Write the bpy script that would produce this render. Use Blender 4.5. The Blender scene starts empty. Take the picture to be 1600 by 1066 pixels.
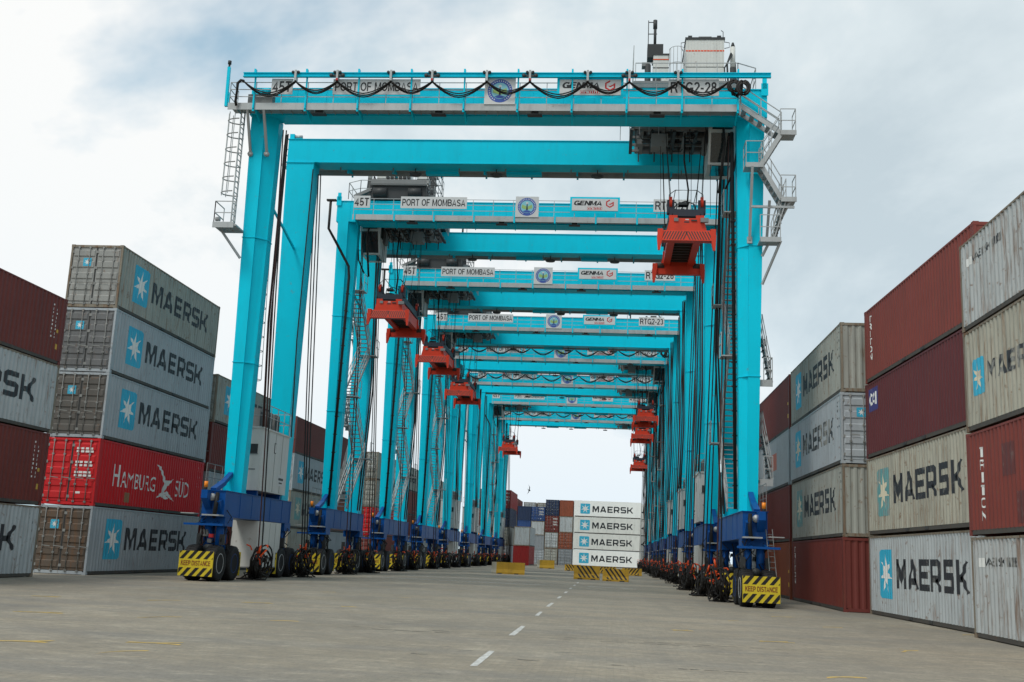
import bpy, bmesh, math, random
from math import sin, cos, pi, radians, sqrt
from mathutils import Vector, Matrix

random.seed(7)
S = bpy.context.scene
COL = S.collection

# ------------------------------------------------------------------ camera, sky, sun, exposure
F, YAW, PITCH, ROLL, CAMH = 1670.388, .09744, .19606, .04404, 1.681
r0 = Vector((cos(YAW), sin(YAW), 0))
f0 = Vector((-sin(YAW) * cos(PITCH), cos(YAW) * cos(PITCH), sin(PITCH)))
u0 = r0.cross(f0)
r1 = cos(ROLL) * r0 + sin(ROLL) * u0
u1 = -sin(ROLL) * r0 + cos(ROLL) * u0
cd = bpy.data.cameras.new('camera')
cd.sensor_width = 36
cd.lens = F / 1600 * 36
cd.clip_start, cd.clip_end = .1, 4000
cam = bpy.data.objects.new('camera', cd)
COL.objects.link(cam)
M = Matrix((r1, u1, -f0)).transposed().to_4x4()
M.translation = (0, 0, CAMH)
cam.matrix_world = M
S.camera = cam

SUN_EL, SUN_AZ = radians(57), radians(212)      # azimuth clockwise from +Y: behind the camera, to the left
W = bpy.data.worlds.new('World')
S.world = W
W.use_nodes = True
nt = W.node_tree
for n in list(nt.nodes):
    nt.nodes.remove(n)
def N(t, **k):
    n = nt.nodes.new(t)
    for a, b in k.items():
        setattr(n, a, b)
    return n
L = nt.links.new
out = N('ShaderNodeOutputWorld')
bg = N('ShaderNodeBackground')
bg.inputs['Strength'].default_value = .1
sky = N('ShaderNodeTexSky', sky_type='NISHITA', sun_disc=False)
sky.sun_elevation, sky.sun_rotation = SUN_EL, SUN_AZ
sky.dust_density, sky.air_density, sky.ozone_density = 1.5, 1.0, 1.0
geo = N('ShaderNodeTexCoord')
sep = N('ShaderNodeSeparateXYZ')
L(geo.outputs['Generated'], sep.inputs[0])
def math_(op, a, b=None, c=None):
    n = N('ShaderNodeMath', operation=op)
    for i, v in enumerate((a, b, c)):
        if v is None:
            continue
        if isinstance(v, (int, float)):
            n.inputs[i].default_value = v
        else:
            L(v, n.inputs[i])
    return n.outputs[0]
zz = math_('ADD', math_('MAXIMUM', sep.outputs['Z'], 0.0), .32)
cx = math_('DIVIDE', sep.outputs['X'], zz)
cy = math_('DIVIDE', sep.outputs['Y'], zz)
comb = N('ShaderNodeCombineXYZ')
L(cx, comb.inputs[0]); L(cy, comb.inputs[1])
def noise(scale, detail, rough, dist, off):
    mp = N('ShaderNodeMapping')
    mp.inputs['Location'].default_value = off
    L(comb.outputs[0], mp.inputs[0])
    n = N('ShaderNodeTexNoise')
    n.inputs['Scale'].default_value = scale
    n.inputs['Detail'].default_value = detail
    n.inputs['Roughness'].default_value = rough
    n.inputs['Distortion'].default_value = dist
    L(mp.outputs[0], n.inputs['Vector'])
    return n.outputs['Fac']
def ramp(v, *stops):
    r = N('ShaderNodeValToRGB')
    e = r.color_ramp.elements
    while len(e) < len(stops):
        e.new(.5)
    for k, (p, c) in enumerate(stops):
        e[k].position = p
        e[k].color = (c[0], c[1], c[2], 1)
    L(v, r.inputs[0])
    return r.outputs[0]
cov = ramp(noise(.8, 7, .56, .35, (4.368, 7.653, 0)), (.40, (.24,) * 3), (.50, (1, 1, 1)))
tone = ramp(noise(.62, 8, .60, .35, (-8.128, -8.35, 0)), (.38, (4.6, 5.4, 5.85)), (.45, (6.0, 6.7, 7.0)), (.515, (8.1, 8.15, 8.05)))
# the cloud deck: a thick grey bank right of the cranes, a bright one to the left (both carry on round the sky as noise does)
mix = N('ShaderNodeMix', data_type='RGBA')
L(cov, mix.inputs['Factor'])
skym = N('ShaderNodeMix', data_type='RGBA', blend_type='MULTIPLY')
skym.inputs['Factor'].default_value = 1
L(sky.outputs[0], skym.inputs['A'])
skym.inputs['B'].default_value = (1.12, 1.62, 1.42, 1)
L(skym.outputs['Result'], mix.inputs['A'])
L(tone, mix.inputs['B'])
low = math_('MULTIPLY', math_('POWER', math_('SUBTRACT', 1.0, math_('MINIMUM', math_('MAXIMUM', sep.outputs['Z'], 0.0), 1.0)), 6.0), .72)
hz = N('ShaderNodeMix', data_type='RGBA')
L(low, hz.inputs['Factor'])
L(mix.outputs['Result'], hz.inputs['A'])
hz.inputs['B'].default_value = (5.6, 7.0, 8.1, 1)
L(hz.outputs['Result'], bg.inputs['Color'])
L(bg.outputs[0], out.inputs[0])

sd = bpy.data.lights.new('sun', 'SUN')
sd.energy = 1.5
sd.angle = radians(14)
sd.color = (1, .95, .88)
sun = bpy.data.objects.new('sun', sd)
COL.objects.link(sun)
sv = Vector((sin(SUN_AZ) * cos(SUN_EL), cos(SUN_AZ) * cos(SUN_EL), sin(SUN_EL)))
sun.rotation_euler = sv.to_track_quat('Z', 'Y').to_euler()

S.view_settings.view_transform = 'Standard'
S.view_settings.look = 'None'
S.view_settings.exposure = .27
S.view_settings.gamma = 1
S.view_settings.use_curve_mapping = False
S.render.engine = 'CYCLES'
S.cycles.use_denoising = True
S.cycles.max_bounces = 6
S.cycles.diffuse_bounces = 3

# ------------------------------------------------------------------ materials
def new_mat(name):
    m = bpy.data.materials.new(name)
    m.use_nodes = True
    t = m.node_tree
    return m, t, t.nodes['Principled BSDF']

def nd(t, ty, **k):
    n = t.nodes.new(ty)
    for a, b in k.items():
        setattr(n, a, b)
    return n

def tramp(t, v, *stops):
    r = nd(t, 'ShaderNodeValToRGB')
    e = r.color_ramp.elements
    while len(e) < len(stops):
        e.new(.5)
    for k, (p, c) in enumerate(stops):
        e[k].position = p
        e[k].color = (*c[:3], 1) if not isinstance(c, (int, float)) else (c, c, c, 1)
    t.links.new(v, r.inputs[0])
    return r.outputs[0]

def tnoise(t, scale, detail=4, rough=.55, stretch=(1, 1, 1), rnd=True):
    tc = nd(t, 'ShaderNodeTexCoord')
    mp = nd(t, 'ShaderNodeMapping')
    mp.inputs['Scale'].default_value = stretch
    t.links.new(tc.outputs['Object'], mp.inputs[0])
    if rnd:
        oi = nd(t, 'ShaderNodeObjectInfo')
        mu = nd(t, 'ShaderNodeMath', operation='MULTIPLY')
        mu.inputs[1].default_value = 97.
        t.links.new(oi.outputs['Random'], mu.inputs[0])
        cb = nd(t, 'ShaderNodeCombineXYZ')
        for i in range(3):
            t.links.new(mu.outputs[0], cb.inputs[i])
        t.links.new(cb.outputs[0], mp.inputs['Location'])
    n = nd(t, 'ShaderNodeTexNoise')
    n.inputs['Scale'].default_value = scale
    n.inputs['Detail'].default_value = detail
    n.inputs['Roughness'].default_value = rough
    t.links.new(mp.outputs[0], n.inputs['Vector'])
    return n.outputs['Fac']

def tmix(t, fac, a, b, mode='MIX'):
    m = nd(t, 'ShaderNodeMix', data_type='RGBA', blend_type=mode)
    for s, v in (('Factor', fac), ('A', a), ('B', b)):
        if isinstance(v, (int, float)):
            m.inputs[s].default_value = v
        elif isinstance(v, tuple):
            m.inputs[s].default_value = (*v[:3], 1)
        else:
            t.links.new(v, m.inputs[s])
    return m.outputs['Result']

def paint(name, col, rough=.5, dirt=.25, rust=0., metal=0., spec=.25):
    """machine or container paint: tone variation, grime, rust streaks that run down"""
    m, t, b = new_mat(name)
    c = tmix(t, tnoise(t, .7, 5), tuple(x * (1 - dirt * .55) for x in col), tuple(min(1, x * (1 + dirt * .35)) for x in col))
    grime = tramp(t, tnoise(t, 1.0, 6, .62, (2.2, 2.2, .35)), (.48, 0), (.72, 1))
    g2 = nd(t, 'ShaderNodeMath', operation='MULTIPLY')
    g2.inputs[1].default_value = dirt
    t.links.new(grime, g2.inputs[0])
    c = tmix(t, g2.outputs[0], c, tuple(x * .35 + .02 for x in col))
    if rust > 0:
        a = tramp(t, tnoise(t, 1.0, 7, .68, (5.5, 5.5, .55)), (.66 - .16 * rust, 0), (.76 - .12 * rust, 1))
        spot = tramp(t, tnoise(t, 3.2, 6, .7), (.64 - .06 * rust, 0), (.70 - .04 * rust, 1))
        mx = nd(t, 'ShaderNodeMath', operation='MAXIMUM')
        t.links.new(a, mx.inputs[0]); t.links.new(spot, mx.inputs[1])
        sc = nd(t, 'ShaderNodeMath', operation='MULTIPLY')
        sc.inputs[1].default_value = min(.85, .35 + rust * .4)
        t.links.new(mx.outputs[0], sc.inputs[0])
        rc = tmix(t, tnoise(t, 6, 3), (.10, .045, .02), (.22, .11, .05))
        c = tmix(t, sc.outputs[0], c, rc)
    t.links.new(c, b.inputs['Base Color'])
    b.inputs['Roughness'].default_value = rough
    b.inputs['Metallic'].default_value = metal
    b.inputs['Specular IOR Level'].default_value = spec
    bp = nd(t, 'ShaderNodeBump')
    bp.inputs['Strength'].default_value = .3
    bp.inputs['Distance'].default_value = .03
    t.links.new(tnoise(t, 1.7, 6), bp.inputs['Height'])
    t.links.new(bp.outputs[0], b.inputs['Normal'])
    return m

def worn(name, col, holes=.5, rough=.5):
    """flat print on a container; the paint is chipped so the print is broken by flecks of the container colour"""
    m, t, b = new_mat(name)
    fl = tramp(t, tnoise(t, 2.2, 7, .7, (1, 1, .6)), (.60 - holes * .14, 0), (.66 - holes * .12, 1))
    c = tmix(t, tnoise(t, 1.5, 4), tuple(x * .8 for x in col), tuple(min(1, x * 1.2) for x in col))
    sc = nd(t, 'ShaderNodeMath', operation='MULTIPLY')
    sc.inputs[1].default_value = holes
    t.links.new(fl, sc.inputs[0])
    c = tmix(t, sc.outputs[0], c, (.26, .255, .235))
    t.links.new(c, b.inputs['Base Color'])
    b.inputs['Roughness'].default_value = rough
    return m

TEAL = paint('turquoise_paint', (.0, .57, .755), .42, .13, .06, 0, .12)
NAVY = paint('blue_paint', (.004, .072, .285), .4, .35, .10, 0, .15)
STEEL = paint('galvanised_steel', (.40, .41, .41), .5, .3, .1, .35)
GREY = paint('grey_steel', (.20, .205, .205), .55, .3, .1)
DARK = paint('dark_machinery', (.045, .048, .05), .5, .4)
BLACK = paint('black_rubber', (.012, .012, .013), .62, .2)
CABLE = paint('black_cable', (.016, .014, .013), .5, .2)
BROWNC = paint('brown_cable', (.07, .025, .02), .5, .3)
WHITE = paint('white_paint', (.62, .62, .59), .45, .16, .12)
OFFW = paint('cabinet_grey', (.58, .58, .56), .45, .2, .06)
BOARD = paint('sign_white', (.58, .58, .58), .4, .1)
INK = paint('sign_black', (.03, .03, .033), .45, .15)
ORANGE = paint('spreader_red', (.62, .045, .018), .45, .3, .12)
ORDARK = paint('spreader_stripe', (.05, .035, .03), .5, .2)
HEADB = paint('headblock_navy', (.03, .035, .05), .5, .3)
YELLOW = paint('warning_yellow', (.66, .50, .03), .5, .5, .45)
STRIPE = paint('warning_black', (.018, .018, .018), .5, .2)
MAROON = paint('warning_text', (.22, .06, .02), .5, .2)
ORT = paint('orange_plastic', (.75, .09, .02), .4, .25)
AMBER = paint('amber_lens', (.85, .25, .02), .2, .1)
GLASS = paint('dark_glass', (.02, .028, .03), .08, .1, 0, 0, .9)
REDL = paint('red_print', (.5, .03, .03), .45, .2)
BLUEL = paint('emblem_blue', (.05, .10, .36), .4, .15)
CYANL = paint('emblem_cyan', (.22, .50, .58), .4, .15)
GREENL = paint('emblem_green', (.30, .45, .16), .4, .15)
RIM = paint('rim_silver', (.72, .73, .73), .4, .3, .1)
CONC = paint('barrier_concrete', (.42, .39, .31), .8, .4)
BARY = paint('barrier_yellow', (.50, .29, .03), .7, .5)

M_GREY = paint('container_grey', (.37, .40, .425), .5, .30, .42)
M_OLIVE = paint('container_weathered_grey', (.34, .345, .31), .55, .40, .75)
M_PALE = paint('container_pale_grey', (.43, .46, .47), .5, .32, .75)
M_WORN = paint('container_worn_pale', (.44, .46, .46), .5, .3, .98)
M_WHITE2 = paint('container_dusty_white', (.70, .70, .66), .5, .25, .3)
M_DIMRED = paint('container_dull_red', (.27, .02, .02), .5, .3, .3)
M_DOORA = paint('door_taupe', (.115, .105, .095), .55, .4, .6)
M_DOORB = paint('door_slate', (.15, .15, .152), .55, .35, .5)
M_DOORC = paint('door_grey', (.30, .30, .285), .55, .35, .5)
M_RUSTY = paint('container_rusty_cream', (.40, .385, .32), .55, .42, .85)
M_SLATE = paint('container_slate', (.25, .27, .29), .5, .3, .3)
M_BROWN = paint('container_brown', (.16, .036, .029), .5, .30, .22)
M_BRICK = paint('container_brick', (.205, .048, .038), .52, .30, .30)
M_PURPLE = paint('container_maroon', (.115, .028, .031), .5, .25, .15)
M_RED = paint('container_red', (.56, .016, .02), .45, .16, .10)
M_RUSTR = paint('container_oxide', (.26, .075, .04), .55, .3, .3)
M_BLUE = paint('container_blue', (.03, .07, .20), .5, .3, .2)
M_DKBLUE = paint('container_dark_blue', (.022, .038, .085), .5, .3, .2)
M_WHITE = paint('container_white', (.86, .86, .83), .45, .10, .12)
M_STEELR = paint('lock_rod_steel', (.24, .24, .23), .5, .35, .4)
M_UNDER = paint('grimy_shaded_rail', (.085, .078, .07), .7, .5, .5)  # grime plus the shadow band between tiers, put into the rail colour
M_POST = paint('rusty_frame', (.24, .21, .165), .6, .5, 1.1)
M_SEAL = paint('door_seal', (.05, .05, .05), .6, .2)
P_BLACK = worn('print_black', (.022, .024, .03), .34)
P_BLACK2 = worn('print_black_chipped', (.022, .024, .03), .9)
P_BLACKN = worn('print_black_fresh', (.018, .022, .028), .05)
P_BLUE = worn('print_light_blue', (.03, .37, .55), .18)
P_BLUE2 = worn('print_blue_faded', (.11, .29, .30), .75)
P_STAR = worn('print_white', (.70, .70, .68), .25)
P_STAR2 = worn('print_rust_star', (.62, .56, .42), .5)
P_WHITE = worn('print_white_fresh', (.72, .72, .70), .06)
P_YEL = worn('print_yellow', (.60, .36, .04), .3)
P_IND = worn('print_indigo', (.035, .035, .16), .15)
P_SAL = worn('print_salmon', (.50, .16, .11), .4)
P_PATCH = worn('patch_maroon', (.11, .028, .026), .3)
P_GREYP = worn('patch_grey', (.28, .31, .32), .2)
P_TAN = worn('patch_tan', (.25, .13, .06), .3)

def ground_mat():
    m, t, b = new_mat('concrete_pavers')
    tc = nd(t, 'ShaderNodeTexCoord')
    big = tnoise(t, .045, 6, .6, rnd=False)
    mid = tnoise(t, .35, 7, .62, rnd=False)
    streak = tnoise(t, .5, 6, .6, (.16, 1.0, 1), rnd=False)
    fine = tnoise(t, 9, 5, .7, rnd=False)
    c = tmix(t, tramp(t, big, (.38, 0), (.62, 1)), (.235, .206, .157), (.400, .343, .256))
    c = tmix(t, tramp(t, streak, (.42, 0), (.66, .7)), c, (.205, .196, .178))
    c = tmix(t, tramp(t, mid, (.50, 0), (.72, .75)), c, (.375, .335, .262))
    c = tmix(t, tramp(t, fine, (.38, .0), (.72, .7)), c, (.15, .14, .122))
    gr = tnoise(t, 2.6, 7, .74, (.6, 1.1, 1), rnd=False)
    c = tmix(t, tramp(t, gr, (.48, 0), (.66, .55)), c, (.175, .162, .138))
    c = tmix(t, tramp(t, gr, (.33, .6), (.46, 0)), c, (.40, .36, .285))
    br = nd(t, 'ShaderNodeTexBrick')
    br.inputs['Scale'].default_value = 1
    br.inputs['Brick Width'].default_value = .22
    br.inputs['Row Height'].default_value = .112
    br.inputs['Mortar Size'].default_value = .007
    br.inputs['Mortar Smooth'].default_value = .4
    br.inputs['Color1'].default_value = (.95, .95, .95, 1)
    br.inputs['Color2'].default_value = (1.06, 1.06, 1.06, 1)
    br.inputs['Mortar'].default_value = (.62, .6, .57, 1)
    t.links.new(tc.outputs['Object'], br.inputs['Vector'])
    c = tmix(t, .38, c, br.outputs['Color'], 'MULTIPLY')
    trk = tramp(t, tnoise(t, 1.0, 5, .6, (1.1, .035, 1), rnd=False), (.54, 0), (.72, .22))
    c = tmix(t, trk, c, (.155, .147, .132))
    # old oil and tyre stains
    st = tramp(t, tnoise(t, .16, 5, .6, (1, .45, 1), rnd=False), (.57, 0), (.70, .5))
    c = tmix(t, st, c, (.145, .138, .126))
    sp = tramp(t, tnoise(t, 1.6, 6, .75, (.6, 1, 1), rnd=False), (.61, 0), (.70, .75))
    c = tmix(t, sp, c, (.10, .096, .09))
    t.links.new(c, b.inputs['Base Color'])
    b.inputs['Roughness'].default_value = .78
    b.inputs['Specular IOR Level'].default_value = .3
    bp = nd(t, 'ShaderNodeBump')
    bp.inputs['Strength'].default_value = .35
    bp.inputs['Distance'].default_value = .02
    hm = nd(t, 'ShaderNodeMath', operation='MULTIPLY_ADD')
    t.links.new(br.outputs['Fac'], hm.inputs[0])
    hm.inputs[1].default_value = -.35
    t.links.new(fine, hm.inputs[2])
    t.links.new(hm.outputs[0], bp.inputs['Height'])
    t.links.new(bp.outputs[0], b.inputs['Normal'])
    return m

def mark_mat(name, col, wear):
    m, t, b = new_mat(name)
    fl = tramp(t, tnoise(t, 5, 6, .7, rnd=False), (.42, 0), (.62, 1))
    sc = nd(t, 'ShaderNodeMath', operation='MULTIPLY')
    sc.inputs[1].default_value = wear
    t.links.new(fl, sc.inputs[0])
    c = tmix(t, sc.outputs[0], col, (.21, .195, .17))
    t.links.new(c, b.inputs['Base Color'])
    b.inputs['Roughness'].default_value = .75
    return m
MARKW = mark_mat('lane_paint', (.60, .60, .58), .75)
MARKY = mark_mat('yellow_ground_paint', (.60, .40, .08), .5)
CRACK = mark_mat('open_joint', (.07, .065, .06), .6)

# ------------------------------------------------------------------ mesh builder
class MB:
    def __init__(s, fx=1, fy=None):
        s.v, s.f, s.mi, s.sm, s.fx, s.fy = [], [], [], [], fx, fy
    def add(s, vs, fs, mi=0, smooth=False):
        o = len(s.v)
        s.v += [(x * s.fx, y if s.fy is None else s.fy - y, z) for x, y, z in vs]
        turn = (s.fx < 0) != (s.fy is not None)
        for f in fs:
            f = [i + o for i in f]
            s.f.append(f[::-1] if turn else f)
            s.mi.append(mi)
            s.sm.append(smooth)
        return s
    def box(s, a, b, mi=0):
        x0, x1 = sorted((a[0], b[0])); y0, y1 = sorted((a[1], b[1])); z0, z1 = sorted((a[2], b[2]))
        return s.add([(x0, y0, z0), (x1, y0, z0), (x1, y1, z0), (x0, y1, z0), (x0, y0, z1), (x1, y0, z1), (x1, y1, z1), (x0, y1, z1)],
                     [(0, 3, 2, 1), (4, 5, 6, 7), (0, 1, 5, 4), (1, 2, 6, 5), (2, 3, 7, 6), (3, 0, 4, 7)], mi)
    def loft(s, p, q, mi=0):
        """p, q: matching closed loops of 3d points (counter-clockwise seen from the q side)"""
        n = len(p)
        fs = [(i, (i + 1) % n, n + (i + 1) % n, n + i) for i in range(n)]
        fs += [tuple(range(n))[::-1], tuple(range(n, 2 * n))]
        return s.add(list(p) + list(q), fs, mi)
    def prism(s, poly, z0, z1, mi=0):
        return s.loft([(x, y, z0) for x, y in poly], [(x, y, z1) for x, y in poly], mi)
    def extr_y(s, poly, y0, y1, mi=0):
        """poly in (x, z), counter-clockwise seen from -y"""
        return s.loft([(x, y1, z) for x, z in poly], [(x, y0, z) for x, z in poly], mi)
    def extr_x(s, poly, x0, x1, mi=0):
        """poly in (y, z), counter-clockwise seen from +x"""
        return s.loft([(x0, y, z) for y, z in poly], [(x1, y, z) for y, z in poly], mi)
    def tube(s, pts, r, n=6, mi=0, caps=True, closed=False, r2=None):
        pts = [Vector(p) for p in pts]
        m = len(pts)
        vs, fs = [], []
        ref = None
        for i, p in enumerate(pts):
            if closed:
                d = pts[(i + 1) % m] - pts[i - 1]
            else:
                d = pts[min(i + 1, m - 1)] - pts[max(i - 1, 0)]
            if d.length < 1e-9:
                d = Vector((0, 0, 1))
            d.normalize()
            if ref is None:
                ref = Vector((0, 0, 1)) if abs(d.z) < .9 else Vector((1, 0, 0))
            a = d.cross(ref)
            if a.length < 1e-4:
                a = d.cross(Vector((1, .3, .2)))
            a.normalize()
            b = d.cross(a)
            ref = -b if False else ref
            rr = r if r2 is None else r + (r2 - r) * i / (m - 1)
            for k in range(n):
                t = 2 * pi * k / n
                vs.append(tuple(p + (a * cos(t) + b * sin(t)) * rr))
        for i in range(m if closed else m - 1):
            j = (i + 1) % m
            for k in range(n):
                l = (k + 1) % n
                fs.append((i * n + k, j * n + k, j * n + l, i * n + l))
        if caps and not closed:
            fs.append(tuple(range(n)))
            fs.append(tuple(range((m - 1) * n, m * n))[::-1])
        return s.add(vs, fs, mi, n > 5)
    def bar(s, p, q, w, h=None, mi=0):
        """rectangular bar from p to q, w wide (horizontal) and h deep"""
        h = w if h is None else h
        p, q = Vector(p), Vector(q)
        d = (q - p).normalized()
        up = Vector((0, 0, 1)) if abs(d.z) < .95 else Vector((0, 1, 0))
        a = d.cross(up).normalized() * w / 2
        b = a.cross(d).normalized() * h / 2
        P = [p - a - b, p + a - b, p + a + b, p - a + b]
        Q = [v + (q - p) for v in P]
        vs = [tuple(v) for v in P + Q]
        return s.add(vs, [(0, 1, 2, 3), (7, 6, 5, 4), (0, 4, 5, 1), (1, 5, 6, 2), (2, 6, 7, 3), (3, 7, 4, 0)], mi)
    def lathe(s, prof, n, mi=0, c=(0, 0, 0), smooth=True):
        """prof: list of (axial x, radius); revolves round the x axis"""
        vs, fs = [], []
        for x, r in prof:
            for k in range(n):
                t = 2 * pi * k / n
                vs.append((c[0] + x, c[1] + r * cos(t), c[2] + r * sin(t)))
        m = len(prof)
        for i in range(m - 1):
            for k in range(n):
                l = (k + 1) % n
                fs.append((i * n + k, i * n + l, (i + 1) * n + l, (i + 1) * n + k))
        fs.append(tuple(range(n))[::-1])
        fs.append(tuple(range((m - 1) * n, m * n)))
        return s.add(vs, fs, mi, smooth)
    def cyl(s, p, q, r, n=12, mi=0):
        return s.tube([p, q], r, n, mi)
    def disc(s, c, r, n=24, mi=0, axis='y', r_in=0, a0=0, a1=2 * pi):
        """flat ring or disc facing -y (axis y) or +x (axis x)"""
        vs, fs = [], []
        full = abs(a1 - a0) > 6.28
        for k in range(n if full else n + 1):
            t = a0 + (a1 - a0) * k / n
            for rr in ((r,) if r_in == 0 else (r_in, r)):
                if axis == 'y':
                    vs.append((c[0] + rr * cos(t), c[1], c[2] + rr * sin(t)))
                else:
                    vs.append((c[0], c[1] + rr * cos(t), c[2] + rr * sin(t)))
        if r_in == 0:
            fs = [tuple(range(len(vs)))]
        else:
            m = len(vs) // 2
            for k in range(m if full else m - 1):
                j = (k + 1) % m
                fs.append((2 * k, 2 * k + 1, 2 * j + 1, 2 * j))
        return s.add(vs, fs, mi)
    def poly(s, pts, mi=0):
        return s.add(pts, [tuple(range(len(pts)))], mi)
    def mesh(s, name, mats):
        me = bpy.data.meshes.new(name)
        me.from_pydata(s.v, [], s.f)
        for m in (mats if isinstance(mats, (list, tuple)) else [mats]):
            me.materials.append(m)
        me.polygons.foreach_set('material_index', s.mi)
        me.polygons.foreach_set('use_smooth', s.sm)
        me.update()
        return me
    def build(s, name, mats, parent=None):
        return mk(name, s.mesh(name, mats), parent)

def mk(name, me, parent=None, loc=None):
    o = bpy.data.objects.new(name, me)
    COL.objects.link(o)
    if parent:
        o.parent = parent
    if loc:
        o.location = loc
    return o

def empty(name, loc=(0, 0, 0), parent=None, rz=0):
    o = bpy.data.objects.new(name, None)
    o.empty_display_size = .3
    COL.objects.link(o)
    o.location = loc
    o.rotation_euler.z = rz
    if parent:
        o.parent = parent
    return o

def tag(o, label=None, cat=None, group=None, kind=None):
    for k, v in (('label', label), ('category', cat), ('group', group), ('kind', kind)):
        if v:
            o[k] = v
    return o

def copy_tree(o, parent=None):
    c = o.copy()
    COL.objects.link(c)
    c.parent = parent
    for ch in KIDS.get(o.name, o.children):
        copy_tree(ch, c)
    return c
KIDS = {}

# ------------------------------------------------------------------ lettering
TXT = {}
def text2d(s, h=1.0, w=None, bold=.0, spacing=1.0):
    """the built-in font as flat polygons: [verts (u, v)], [faces], scaled to cap height h (and width w), lower left corner at 0, 0"""
    key = (s, bold, spacing)
    if key not in TXT:
        c = bpy.data.curves.new('t', 'FONT')
        c.body = s
        c.size = 1
        c.offset = bold
        c.space_character = spacing
        c.resolution_u = 3
        o = bpy.data.objects.new('t', c)
        COL.objects.link(o)
        dg = bpy.context.evaluated_depsgraph_get()
        me = bpy.data.meshes.new_from_object(o.evaluated_get(dg))
        vs = [(v.co.x, v.co.y) for v in me.vertices]
        fs = [tuple(p.vertices) for p in me.polygons]
        bpy.data.objects.remove(o)
        bpy.data.curves.remove(c)
        bpy.data.meshes.remove(me)
        TXT[key] = (vs, fs)
    vs, fs = TXT[key]
    x0 = min(v[0] for v in vs); x1 = max(v[0] for v in vs)
    y0 = min(v[1] for v in vs); y1 = max(v[1] for v in vs)
    k = h / (y1 - y0)
    kx = k if w is None else w / (x1 - x0)
    return [((x - x0) * kx, (y - y0) * k) for x, y in vs], fs, (x1 - x0) * kx

def put_text(mb, s, u, v, h, w=None, bold=.0, mi=0, fn=None, shear=0, align='l', spacing=1.0):
    vs, fs, wd = text2d(s, h, w, bold, spacing)
    if align == 'c':
        u -= wd / 2
    mb.add([fn(u + a + shear * b, v + b) for a, b in vs], fs, mi)

# stroke letters for the wide blocky shipping wordmark: thick polylines with mitred joints
def stroke(pts, w):
    """quads for a thick polyline with mitred joints (2d)"""
    P = [Vector(p) for p in pts]
    L_, R_ = [], []
    n = len(P)
    for i, p in enumerate(P):
        d1 = (P[i] - P[i - 1]).normalized() if i else None
        d2 = (P[i + 1] - P[i]).normalized() if i < n - 1 else None
        if d1 is None: d1 = d2
        if d2 is None: d2 = d1
        n1 = Vector((-d1.y, d1.x)); n2 = Vector((-d2.y, d2.x))
        m = (n1 + n2)
        m = m / max(.35, m.dot(n1)) if m.length > 1e-6 else n1
        L_.append(p + m * w / 2); R_.append(p - m * w / 2)
    return [[tuple(R_[i]), tuple(R_[i + 1]), tuple(L_[i + 1]), tuple(L_[i])] for i in range(n - 1)]

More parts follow.
